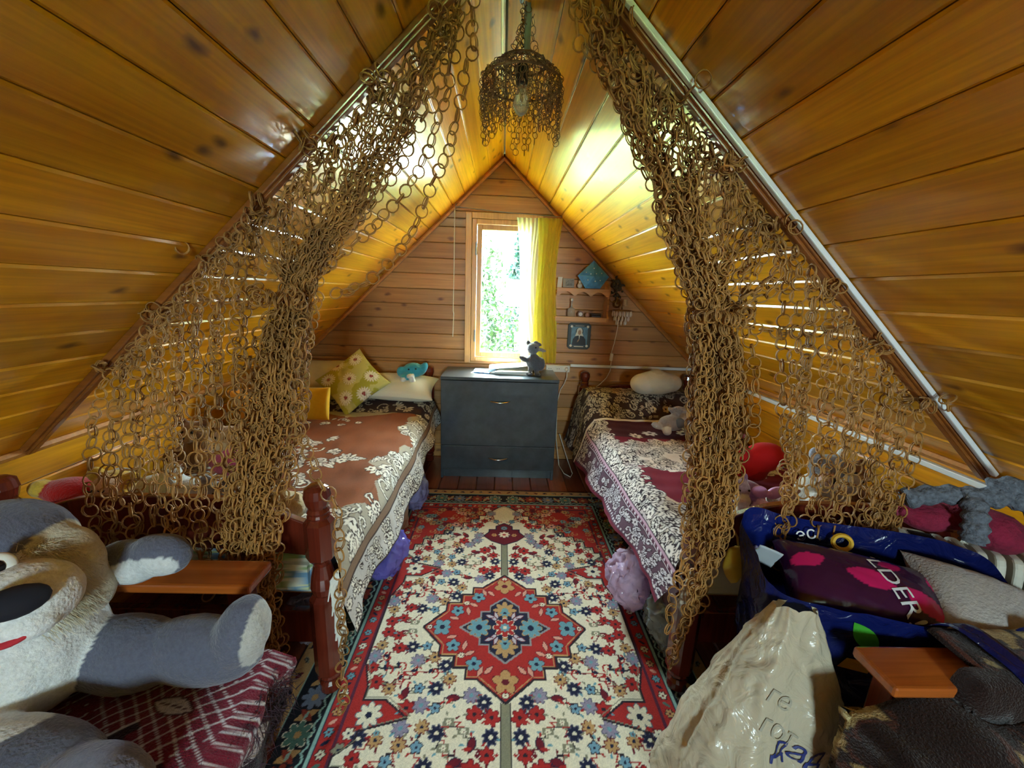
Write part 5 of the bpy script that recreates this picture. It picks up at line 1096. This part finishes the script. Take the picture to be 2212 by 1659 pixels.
# ---------------------------------------------------------------- armchairs in the foreground, throws and what lies on them
def armchair(label, xf, xb, y0, y1, za, seat):
    """xf = front edge, xb = back; arms run along x at y0 and y1"""
    s = 1 if xb > xf else -1; ch_ = thing('wooden_armchair', label, 'armchair', ((xf+xb)/2, (y0+y1)/2, 0))
    for y in (y0, y1):
        part('armrest', G().box2((xf-s*0.0, y-0.05, za-0.026), (xb, y+0.05, za)), ORANGEW, ch_, bevel=0.006)
        part('leg', G().box2((xf+s*0.03, y-0.024, 0), (xf+s*0.08, y+0.024, za-0.026)), MAHOG, ch_, bevel=0.004)
        part('leg', G().box2((xb-s*0.06, y-0.024, 0), (xb-s*0.01, y+0.024, za-0.026)), MAHOG, ch_, bevel=0.004)
        part('side_rail', G().box2((xf+s*0.08, y-0.016, seat-0.16), (xb-s*0.06, y+0.016, seat-0.06)), ORANGEW, ch_, bevel=0.004)
    part('front_rail', G().box2((xf+s*0.035, y0+0.025, 0.05), (xf+s*0.075, y1-0.025, 0.13)), ORANGEW, ch_, bevel=0.004)
    part('front_apron', G().box2((xf+s*0.035, y0+0.025, seat-0.14), (xf+s*0.065, y1-0.025, seat-0.055)), ORANGEW, ch_, bevel=0.004)
    part('seat', G().box2((xf+s*0.01, y0+0.055, seat-0.055), (xb-s*0.03, y1-0.055, seat-0.006)), plain('seat_pad', c(80,44,40), 0.9), ch_, bevel=0.02)
    part('back', G().add([(xb-s*0.09, y0+0.055, seat), (xb-s*0.03, y0+0.055, seat), (xb+s*0.03, y0+0.055, seat+0.42), (xb-s*0.02, y0+0.055, seat+0.42), (xb-s*0.09, y1-0.055, seat), (xb-s*0.03, y1-0.055, seat), (xb+s*0.03, y1-0.055, seat+0.42), (xb-s*0.02, y1-0.055, seat+0.42)], [(0,1,2,3),(7,6,5,4),(0,4,5,1),(1,5,6,2),(2,6,7,3),(3,7,4,0)]), MATS['seat_pad'], ch_, bevel=0.015)
    return ch_
armchair('wooden armchair with orange armrests in the left foreground', -0.60, -1.42, 0.10, 0.92, 0.62, 0.42)
armchair('wooden armchair with orange armrests in the right foreground', 0.80, 1.50, -0.10, 0.67, 0.62, 0.42)
def throw(name, label, xb, xf, y0, y1, seat, top, hang, kind, seed, res=0.006, over=False):
    s = 1 if xf > xb else -1; Lb = top-seat; Ls = abs(xf-xb); S = Lb+Ls+hang; T = y1-y0; g = np.random.default_rng(seed)
    if kind == 'burgundy':
        q = Ras(S, T, res, c(44,14,24)); dk, lt_, bg = c(24,16,26), c(222,214,214), c(126,24,46)
        st = 0.034
        for i in range(int(2*S/st)+1):
            for j in range(int(T/st)+1):
                x, y = i*st*0.5, j*st+(st/2 if i % 2 else 0)
                if wob(np.array(x), np.array(y), 0.7, 5) > -0.45: q.poly([(x-st*0.52, y), (x, y-st*0.5), (x+st*0.52, y), (x, y+st*0.5)], bg); q.stroke([(x, y-st*0.5), (x+st*0.48, y), (x, y+st*0.5)], 0.0052, lt_)
        scrolls(q, 210, (0, 0, S, T), lt_, c(70,18,34), g, 0.03, 0.075, lambda x, y: wob(np.array(x), np.array(y), 0.7, 5) < -0.25)
        q.a[(q.X > S-0.07)] = c(38,24,26)
    else:
        q = Ras(S, T, res, c(40,20,14)); m = wob(q.X, q.Y, 1.6, 7)+0.5*wob(q.X, q.Y, 4, 8)
        q.a[m > 0.32] = c(176,150,96); q.a[m > 0.60] = c(206,186,130); q.a[(m > 0.05) & (m < 0.18)] = c(84,40,24)
    q.grain(0.15, g)
    def pos(U, V):
        d = U*S; y = y0+T*V; w = wob(d, y, 1.0, seed)
        x = np.where(d < Lb, xb-s*0.06*(1-d/Lb), np.where(d < Lb+Ls, xb+s*(d-Lb), xf+s*0.03))
        z = np.where(d < Lb, top-d, np.where(d < Lb+Ls, seat, seat-(d-Lb-Ls)))
        rnd = np.exp(-((d-Lb-Ls)/0.035)**2)
        z = z-0.012*rnd+np.where((d > Lb) & (d < Lb+Ls), 0.010*w+0.012, 0); x = x+s*0.012*rnd+np.where(d > Lb+Ls, s*0.014*np.sin(y*22+w*3), 0)
        y = y+0.008*w
        if over:                                             # drawn up over the far armrest, short at the front
            lim = np.where(x < 0.985, 0.632, 0.730); y = np.minimum(y, lim); k = np.clip((y-0.575)/0.035, 0, 1)*np.clip((x-0.90)/0.05, 0, 1)
            k2 = np.clip((y-0.36)/0.20, 0, 1); z = z+np.where(d > Lb, (0.135+0.012*np.sin(x*31+y*9))*k2*k2*(3-2*k2), 0)
            z = np.where((d > Lb) & (d < Lb+Ls), np.maximum(z, 0.436+0.205*k*k*(3-2*k)+0.006*w), z)
        return x, y, z
    me = cloth(name, pos, q); o = put(name, me, THROWM, None); m = o.modifiers.new('solid', 'SOLIDIFY'); m.thickness = 0.012; m.offset = 1 if s > 0 else -1
    return tag(o, label, 'throw')
THROWM = vcmat('shaggy_throw', 0.95, 0.9, 260, 0.2, 0.1, fuzz=0.4, fscale=260)
t1 = throw('burgundy_throw', 'burgundy and black throw with white scale pattern over the left armchair', -1.33, -0.565, 0.165, 0.862, 0.424, 0.86, 0.16, 'burgundy', 51, 0.0042)
t2 = throw('shaggy_throw', 'dark brown shaggy throw with cream patches over the right armchair', 1.42, 0.775, -0.05, 0.740, 0.424, 0.84, 0.20, 'brown', 52, over=True)
def shag(parent, pts, col, n, L, seed):                      # loose pile along an edge or over a surface
    r = np.random.default_rng(seed); g = G()
    for k in range(n):
        p = pts(r); d = r.normal(size=3)*0.45+np.array([0, 0, -0.5 if len(p) < 4 else 0.4]); d = d/np.linalg.norm(d)*L*(0.5+r.random())
        a = Vector(p[:3]); b = a+Vector(d); w = Vector(r.normal(size=3)).normalized()*0.0016
        g.add([a-w, a+w, b], [(0,1,2)])
    return put('pile', mesh_from('pile', g), col, parent, kind='stuff')
shag(t1, lambda r: (-0.53+0.012*r.normal(), 0.18+0.69*r.random(), 0.28+0.15*r.random()), plain('dark_pile', c(60,40,48), 0.95), 3800, 0.035, 1)
shag(t2, lambda r: (0.79+0.62*r.random(), -0.04+0.60*r.random(), 0.437, 1), plain('brown_pile', c(40,24,18), 0.95), 6000, 0.03, 2)
shag(t2, lambda r: (0.745+0.012*r.normal(), -0.04+0.64*r.random(), 0.24+0.2*r.random()), MATS['brown_pile'], 2500, 0.035, 3)

# big plush wolf in the left armchair
WG, WW, WT, WBG = c(104,106,122), c(236,238,236), c(212,204,180), c(128,130,150)
wolf = thing('plush_wolf', 'huge grey and white plush wolf sitting in the left armchair', 'soft toy', (-1.0, 0.70, 0.436)); off = absloc(wolf)
body = [((-1.03,0.73,0.585),(0.185,0.145,0.165),WW),((-1.05,0.76,0.68),(0.14,0.12,0.12),WW),
        ((-0.82,0.770,0.525),(0.13,0.075,0.085),WG),((-0.66,0.775,0.530),(0.14,0.062,0.082),WG),((-0.565,0.775,0.575),(0.058,0.058,0.098),WG,(0,0.35,0)),
        ((-0.86,0.555,0.505),(0.19,0.085,0.070),WG),((-0.68,0.525,0.500),(0.11,0.07,0.066),WBG),
        ((-0.91,0.815,0.695),(0.07,0.05,0.05),WG),((-0.835,0.830,0.715),(0.075,0.046,0.052),WG),((-0.765,0.830,0.735),(0.070,0.042,0.050),WG),
        ((-1.13,0.57,0.62),(0.09,0.08,0.10),WG)]
me = blob(body, 0.0065, paint=[((-1.0,0.60,0.60),(0.20,0.10,0.17),WW),((-0.785,0.790,0.712),(0.095,0.035,0.036),c(222,226,226),(0,-0.2,0)),((-0.515,0.775,0.60),(0.030,0.060,0.10),c(196,196,190),(0,0.35,0))], smooth=9, rough=0.002)
me.transform(Matrix.Translation(-off)); put('body', me, FUR, wolf)
head = [((-0.985,0.745,0.800),(0.115,0.10,0.105),WG),((-0.90,0.69,0.765),(0.085,0.075,0.070),WW),((-0.835,0.635,0.785),(0.082,0.075,0.062),WW),((-0.885,0.755,0.765),(0.062,0.055,0.085),WT),((-0.865,0.765,0.70),(0.045,0.045,0.06),WT),
        ((-1.13,0.80,0.89),(0.035,0.02,0.055),WG),((-0.80,0.600,0.770),(0.05,0.04,0.030),WW)]
me = blob(head, 0.008, paint=[((-0.885,0.75,0.745),(0.070,0.10,0.115),WT),((-0.835,0.62,0.785),(0.09,0.085,0.07),WW),((-0.985,0.70,0.86),(0.085,0.13,0.060),WG)], smooth=5, rough=0.002)
me.transform(Matrix.Translation(-off)); hd = put('head', me, FUR, wolf)
part('nose', G().ell((-0.783, 0.582, 0.824), (0.042, 0.026, 0.026), (0.5, 0.0, 0.75)), plain('black_plush', c(22,20,30), 0.9), hd, smooth=True)
part('tongue', G().ell((-0.787, 0.580, 0.762), (0.030, 0.018, 0.009), (0, -0.35, 0.6)), plain('red_felt', c(180,40,50), 0.9), hd, smooth=True)
for x, y, z in ((-0.868, 0.640, 0.848),):
    e = part('eye', G().ell((x, y, z), (0.022, 0.014, 0.024), (0, 0, 0.6)), WEYE, hd, smooth=True); part('pupil', G().ell((x+0.007, y-0.010, z+0.004), (0.011, 0.005, 0.013), (0, 0, 0.6)), EYE, e, smooth=True)
g = G(); r = np.random.default_rng(3)                        # long cheek fur
for k in range(5200):
    a = r.random()*PI*1.2-0.75; q_ = 0.75+0.35*r.random(); p = Vector((-0.882+0.060*math.cos(a)*q_, 0.745-0.045*math.sin(q_*2)+0.02*r.normal(), 0.740+0.095*math.sin(a)*q_))
    d = Vector((0.9*math.cos(a)+0.35+0.18*r.normal(), -0.25+0.2*r.normal(), math.sin(a)*0.45-0.55+0.18*r.normal())).normalized()*(0.016+0.014*r.random()); w = Vector(r.normal(size=3)).normalized()*0.0008
    g.add([p-w, p+w, p+d], [(0,1,2)])
part('cheek_fur', g, plain('cheek_cream', c(216,208,184), 0.95), hd, kind='stuff')

# ---------------------------------------------------------------- right foreground: bags and heater
def crumple(g, amp, f, seed):
    o = Vector((seed*3.1, seed*1.7, seed*0.9)); out = []
    for p in g.v:
        v = Vector(p); n = Vector((mnoise.noise(v*f+o), mnoise.noise(v*f+o+Vector((31,0,0))), mnoise.noise(v*f+o+Vector((0,57,0)))))
        rdg = abs(mnoise.noise(v*f*2.3+o))*2-0.6; out.append(tuple(v+n*amp+n.normalized()*(amp*0.45*rdg)))
    g.v = out; return g
def bagmat(name, col, rough, clear, col2=None, spec=0.5):
    m, nt, b = new_mat(name); L = nt.links.new; out = nt.nodes['Material Output']
    b.inputs['Base Color'].default_value = (*col, 1); b.inputs['Roughness'].default_value = rough; b.inputs['Specular IOR Level'].default_value = spec
    tc = N(nt, 'ShaderNodeTexCoord'); nz = N(nt, 'ShaderNodeTexNoise', i_Scale=14.0, i_Detail=4.0, i_Distortion=1.5); L(tc.outputs['Object'], nz.inputs['Vector'])
    bp = N(nt, 'ShaderNodeBump', i_Strength=0.7, i_Distance=0.02); L(nz.outputs['Fac'], bp.inputs['Height']); L(bp.outputs[0], b.inputs['Normal'])
    tl = N(nt, 'ShaderNodeBsdfTranslucent'); tl.inputs[0].default_value = (*col, 1); m1 = N(nt, 'ShaderNodeMixShader', n_0=0.25); L(b.outputs[0], m1.inputs[1]); L(tl.outputs[0], m1.inputs[2])
    if clear:
        t = N(nt, 'ShaderNodeBsdfTransparent'); m2 = N(nt, 'ShaderNodeMixShader', n_0=clear); L(m1.outputs[0], m2.inputs[1]); L(t.outputs[0], m2.inputs[2]); m1 = m2
    L(m1.outputs[0], out.inputs['Surface']); return m
def text_part(txt, size, mat, parent, T, name='lettering', depth=0.0006, wrap=None):
    cu = bpy.data.curves.new('txt', 'FONT'); cu.body = txt; cu.size = size; cu.align_x = 'CENTER'; cu.align_y = 'CENTER'; cu.extrude = depth; cu.resolution_u = 3
    o = bpy.data.objects.new('txt', cu); COL.objects.link(o); dg = bpy.context.evaluated_depsgraph_get(); me = bpy.data.meshes.new_from_object(o.evaluated_get(dg)); bpy.data.objects.remove(o)
    me.materials.clear()
    if wrap:
        bm = bmesh.new(); bm.from_mesh(me); bmesh.ops.triangulate(bm, faces=bm.faces[:]); bmesh.ops.subdivide_edges(bm, edges=bm.edges[:], cuts=3, use_grid_fill=True); bm.to_mesh(me); bm.free()
    o = put(name, me, mat, parent); o.matrix_basis = Matrix.Translation(-absloc(parent)) @ T
    if wrap: m = o.modifiers.new('wrap', 'SHRINKWRAP'); m.target = wrap; m.wrap_method = 'PROJECT'; m.use_negative_direction = True; m.use_positive_direction = False; m.offset = 0.0025; m.wrap_mode = 'ABOVE_SURFACE'; m.use_project_z = True
    return o
def aim(loc, normal, up):
    n = Vector(normal).normalized(); u = Vector(up); u = (u-n*u.dot(n)).normalized(); x = u.cross(n)
    return Matrix.Translation(loc) @ Matrix((x, u, n)).transposed().to_4x4()
# white carrier bag on the floor
WB = bagmat('milky_plastic', c(206,194,168), 0.2, 0.0)
wb = thing('carrier_bag', 'crumpled milky white plastic bag standing on the floor at right', 'bag', (0.66, 0.80, 0))
def wbag(u, v):
    a = 2*PI*u; t = v; rad = (0.20*min(1, (t/0.10)**0.5 if t < 0.10 else 1)*(1-0.78*max(0, (t-0.22)/0.78)**1.7))
    rad *= 1+0.05*t*math.sin(9*a+2*t)+0.07*math.sin(3*a+4*t)+0.03*t*math.sin(17*a)
    return (0.655+0.070*t+rad*1.05*math.cos(a), 0.785+0.02*t+rad*0.68*math.sin(a), 0.012+0.63*t)
g = G().grid(wbag, 110, 60); crumple(g, 0.022, 9.0, 3); g.v = [(p[0], min(p[1], 0.95), max(0.012, p[2])) for p in g.v]
wbody = part('bag_body', g, WB, wb, smooth=True)
def face_out(o):
    me = o.data; cen = sum((v.co for v in me.vertices), Vector())/len(me.vertices)
    if sum(p.normal.dot(p.center-cen) for p in me.polygons) < 0: me.flip_normals()
face_out(wbody)
NAVYT = plain('navy_print', c(40,50,110), 0.5); GREYT = plain('grey_print', c(160,152,132), 0.6)
text_part('дад', 0.075, NAVYT, wb, aim((0.715, 0.56, 0.385), (0.05, -1, 0.25), (0.25, 0, 1)), depth=0, wrap=wbody)
text_part('ге', 0.06, GREYT, wb, aim((0.625, 0.57, 0.50), (-0.25, -1, 0.2), (0.5, 0, 1)), depth=0, wrap=wbody); text_part('гот', 0.06, GREYT, wb, aim((0.640, 0.57, 0.425), (-0.15, -1, 0.2), (0.5, 0, 1)), depth=0, wrap=wbody)
# blue shopping bag, open at the top
BB = bagmat('blue_laminated_plastic', c(16,26,84), 0.22, 0.0)
sb_ = thing('shopping_bag', 'big open glossy blue shopping bag stuffed with bedding at right', 'bag', (0.98, 0.88, 0))
bx = Vector((1.005, 0.885, 0)); ax = Vector((0.97, -0.22, 0)).normalized(); ay = Vector((0.22, 0.97, 0)).normalized()
def bagpt(u, v):
    a = 2*PI*u; t = v; sx_ = (0.245+0.075*t); sy_ = (0.105+0.035*t); ex = 0.45
    cx_ = math.copysign(abs(math.cos(a))**ex, math.cos(a)); sy2 = math.copysign(abs(math.sin(a))**ex, math.sin(a))
    top = 0.675+0.055*math.sin(a)+0.015*math.sin(3*a)-0.03*math.cos(a)-0.03*max(0, math.cos(a))*max(0, -math.sin(a))*2
    p = bx+ax*(cx_*sx_)+ay*(sy2*sy_); return (p.x, p.y, 0.014+top*t)
g = G().grid(bagpt, 96, 30); crumple(g, 0.014, 9.0, 8); g.v = [(p[0], p[1], max(0.012, p[2])) for p in g.v]; bbody = part('bag_body', g, BB, sb_, smooth=True); face_out(bbody)
part('bag_bottom', G().prism([(bagpt(i/24, 0)[0], bagpt(i/24, 0)[1]) for i in range(24)], 0.004, Matrix.Translation((0, 0, 0.012))), BB, sb_)
GRN = plain('green_print', c(60,150,40), 0.4); YLP = plain('yellow_print', c(206,160,40), 0.4); WHP = plain('white_print', c(214,214,214), 0.4)
def bagface(s, z, out): p = bx+ax*s-ay*(0.118+0.03*z+out); return p
def decal(name, poly, mat, parent, T, wrap):
    me = bpy.data.meshes.new(name); n = len(poly); cx_ = sum(p[0] for p in poly)/n; cy_ = sum(p[1] for p in poly)/n
    rings = [[(cx_+(p[0]-cx_)*k/5, cy_+(p[1]-cy_)*k/5, 0) for p in poly] for k in range(1, 6)]; vs = [(cx_, cy_, 0)]+[p for r_ in rings for p in r_]
    fs = [(0, 1+i, 1+(i+1) % n) for i in range(n)]+[(1+k*n+i, 1+(k+1)*n+i, 1+(k+1)*n+(i+1) % n, 1+k*n+(i+1) % n) for k in range(4) for i in range(n)]
    me.from_pydata(vs, [], fs); me.update(); o = put(name, me, mat, parent); o.matrix_basis = Matrix.Translation(-absloc(parent)) @ T
    m = o.modifiers.new('wrap', 'SHRINKWRAP'); m.target = wrap; m.wrap_method = 'PROJECT'; m.use_negative_direction = True; m.use_positive_direction = False; m.offset = 0.002; m.wrap_mode = 'ABOVE_SURFACE'; m.use_project_z = True
    return o
T = aim((0.865, 0.70, 0.595), (-0.22, -0.97, 0.1), (0, 0, 1))
decal('leaf_print', [(0.10*(i/10-0.5), 0.024*math.sin(PI*i/10)) for i in range(11)]+[(0.10*(0.5-i/10), -0.020*math.sin(PI*i/10)) for i in range(1, 10)], GRN, sb_, T @ Matrix.Rotation(-0.9, 4, 'Z'), bbody)
T = aim((0.862, 0.70, 0.515), (-0.22, -0.97, 0.1), (0, 0, 1)); decal('yellow_patch', [(-0.035,-0.014),(0.03,-0.018),(0.036,0.006),(0.02,0.018),(-0.02,0.016)], YLP, sb_, T, bbody)
pin = lambda s, z: Vector((*(bx+ax*s+ay*(0.118)).xy, z))     # inner face of the far side
T = aim(pin(-0.03, 0.685), (-0.2, -1, 0.3), (0, 0, 1)); g = G()
g.tube([tuple(T @ Vector((0.024*math.cos(a), 0.020*math.sin(a), 0.002))) for a in np.linspace(0, 2*PI, 19)[:-1]], 0.0065, 6, closed=True); part('yellow_letter', g, YLP, sb_)
text_part('эс', 0.05, WHP, sb_, aim(pin(-0.125, 0.695), (-0.2, -1, 0.3), (-0.3, 0, 1)))
part('lining_flap', crumple(G().grid(lambda u, v: tuple(bx+ax*(-0.30+0.06*u)-ay*(0.02-0.05*v)+Vector((0, 0, 0.722-0.075*v-0.02*u))), 10, 8), 0.008, 15, 2), plain('grey_white_cloth', c(170,176,180), 0.8), sb_, smooth=True, solid=0.002)
for x0_, P in ((1.03, [(0,0.778,0.585),(0,0.755,0.640),(0.005,0.72,0.672),(0.01,0.66,0.672),(0.02,0.60,0.655),(0.03,0.575,0.60),(0.05,0.60,0.592)]), (1.20, [(0,0.745,0.60),(0.005,0.72,0.672),(0.02,0.66,0.676),(0.03,0.60,0.655),(0.05,0.57,0.60)])):
    C_ = catmull([(x0_+p[0], p[1], p[2]) for p in P], 6); n_ = len(C_)-1
    part('carry_strap', G().grid(lambda u, v: (C_[round(v*n_)].x+0.05*(u-0.5), C_[round(v*n_)].y, C_[round(v*n_)].z+0.003*math.sin(9*u)), 4, n_), BB, sb_, smooth=True, solid=0.003)
# packed things inside the bag
PKM = vcmat('printed_film', 0.2, 0.3, 30, 0.0, 0.6)
q = Ras(0.44, 0.30, 0.006, c(52,14,48)); MG = c(190,24,92)
for x, y, a, L in ((0.05,0.19,0.5,0.10),(0.20,0.15,-0.3,0.13),(0.33,0.10,-0.8,0.13),(0.28,0.24,0.4,0.08),(0.41,0.22,1.0,0.10)): q.leaf(x, y, L, L*0.62, a, MG)
pk = cushion('bedding_pack', 'dark plum film-wrapped pack with pink leaves in the blue bag', 'package', (0.975, 0.890, 0.615), 0.40, 0.20, 0.14, (0.42, 0.12, -0.22), ras=q, mat=PKM, puff=0.32, pinch=0.04)
T = Matrix.Translation((1.01, 0.835, 0.70)) @ Euler((0.42, 0.12, -0.22)).to_matrix().to_4x4() @ Matrix.Rotation(-1.25, 4, 'Z')
pt = text_part("'LDER!", 0.062, WHP, pk, T, depth=0, wrap=pk)
cushion('fur_cushion', 'silvery white fur cushion sticking out of the blue bag', 'cushion', (1.235, 0.815, 0.605), 0.30, 0.27, 0.16, (0.35, 0.18, -0.4), col=c(178,172,166), mat=FUR, puff=0.5)
# oil-filled heater with knitwear on top
HT = plain('heater_enamel', c(196,192,176), 0.4)
he = thing('oil_heater', 'beige ribbed oil heater standing behind the blue bag', 'heater', (1.33, 1.0, 0)); hd_ = Vector((0.91, -0.42, 0)).normalized(); hn = Vector((0.42, 0.91, 0)).normalized(); h0 = Vector((1.215, 1.052, 0))
fin = []
for i in range(33):
    a = PI*i/16*1.0; e = 0.4; fin.append((0.062*math.copysign(abs(math.cos(a))**e, math.cos(a)), 0.385+0.315*math.copysign(abs(math.sin(a))**e, math.sin(a))))
fin = fin[:-1]
for k in range(6):
    p = h0+hd_*(0.085+0.036*k); T = Matrix.Translation(p) @ Matrix((hn, Vector((0,0,1)), hn.cross(Vector((0,0,1))))).transposed().to_4x4()
    part('fin', G().prism(fin, 0.022, T), HT, he, bevel=0.006)
T = Matrix.Translation(h0) @ Matrix((hn, Vector((0,0,1)), hn.cross(Vector((0,0,1))))).transposed().to_4x4()
cb = part('control_box', G().prism([(p[0]*0.95, p[1]*0.99+0.01) for p in fin], 0.072, T @ Matrix.Translation((0, 0, -0.072 if hn.cross(Vector((0,0,1))).dot(hd_) < 0 else 0))), HT, he, bevel=0.012)
for k in range(4): c0 = h0+hd_*(0.006+0.0)-hn*0.02+Vector((0,0,0.712)); part('vent_slot', G().box(c0+hd_*0.03+hn*(0.008*k-0.02), (0.055, 0.0025, 0.004), (0, 0, math.atan2(hd_.y, hd_.x))), DARKP, cb)
for s in (0.06, 0.27): part('foot', G().box(h0+hd_*s+Vector((0,0,0.03)), (0.03, 0.22, 0.03), (0, 0, math.atan2(hd_.y, hd_.x))), BLK, he, bevel=0.006); 
KNIT = plain('crimson_wool', c(130,22,52), 0.95, bump=0.6, bscale=90, var=0.2, vscale=40)
g = G().ell((1.28, 1.045, 0.755), (0.075, 0.055, 0.045)).ell((1.41, 0.985, 0.745), (0.080, 0.065, 0.055), (0, 0.3, 0)).ell((1.34, 1.03, 0.762), (0.08, 0.05, 0.038)); crumple(g, 0.012, 10, 6)
single('crimson_jumper', g, KNIT, 'crushed crimson knitted jumper on top of the oil heater', 'jumper', smooth=True)
SCARF = plain('grey_marl_wool', c(96,100,108), 0.95, bump=1.0, bscale=70, var=0.45, vscale=90)
g = G()
for pts in ([(1.20,1.05,0.805),(1.27,1.03,0.830),(1.34,1.0,0.840),(1.41,0.97,0.855),(1.45,0.93,0.830),(1.46,0.90,0.770)], [(1.33,1.0,0.845),(1.31,0.965,0.815),(1.30,0.945,0.775),(1.295,0.94,0.740)], [(1.38,1.0,0.865),(1.42,0.97,0.885),(1.46,0.93,0.860),(1.47,0.90,0.810)]):
    P = catmull(pts, 8); g.tube([tuple(p) for p in P], [0.028+0.004*math.sin(i*1.3) for i in range(len(P))], 10)
single('grey_scarf', crumple(g, 0.006, 16, 4), SCARF, 'grey marled knitted scarf lying over the crimson jumper', 'scarf', smooth=True)

# ---------------------------------------------------------------- bags under and on the beds
def floorbag(label, cen, rad, col, seed, clear=0.35, amp=0.035, nm='plastic_bag'):
    m = bagmat('film_%d' % seed, col, 0.10, clear, spec=0.9); g = crumple(crumple(G().ell((cen[0], cen[1], cen[2]+rad[2]), rad, None, 64, 40), amp, 11, seed), amp*0.55, 32, seed+3)
    g.v = [(p[0], p[1], max(cen[2]+0.001, p[2])) for p in g.v]; return single(nm, g, m, label, 'bag', smooth=True)
floorbag('violet translucent bag under the far part of the left bed', (-0.50, 2.32, 0.012), (0.075, 0.13, 0.11), c(150,150,200), 11, 0.3)
floorbag('violet translucent bag poking out under the middle of the left bed', (-0.50, 1.72, 0.012), (0.085, 0.11, 0.105), c(130,120,210), 12, 0.3)
floorbag('tan fabric bundle under the left bed between the violet bags', (-0.56, 2.02, 0.002), (0.07, 0.11, 0.12), c(170,140,116), 13, 0.0, 0.02, 'cloth_bundle')
floorbag('white and lilac plastic bag under the right bed', (0.595, 1.53, 0.012), (0.075, 0.12, 0.125), c(220,190,220), 14, 0.15)
floorbag('clear plastic bag with turquoise contents by the right bed post', (0.70, 1.32, 0.012), (0.095, 0.12, 0.115), c(160,180,184), 15, 0.45)
floorbag('pale lilac bag under the left bed behind the front post', (-0.72, 1.33, 0.012), (0.07, 0.09, 0.09), c(190,186,206), 16, 0.1)
nb = thing('net_bag', 'yellow net bag hanging on the right bed post', 'bag', (0.735, 1.055, 0.52)); YN = plain('yellow_net', c(190,160,50), 0.5, trans=0.0)
part('net', crumple(G().ell((0.735, 1.055, 0.575), (0.035, 0.020, 0.062), None, 20, 14), 0.012, 22, 3), YN, nb, smooth=True); part('tie', G().tube([(0.735,1.055,0.63),(0.730,1.06,0.66),(0.72,1.085,0.685),(0.70,1.105,0.70)], 0.003, 6), YN, nb)
single('lilac_charm', G().lathe([(0.003,0),(0.009,0.012),(0.010,0.034),(0.006,0.05),(0.003,0.055)], (0.785, 1.05, 0.585), 12), plain('lilac_plastic', c(170,164,200), 0.4), 'small lilac plastic charm hanging beside the yellow net bag', 'charm', smooth=True)
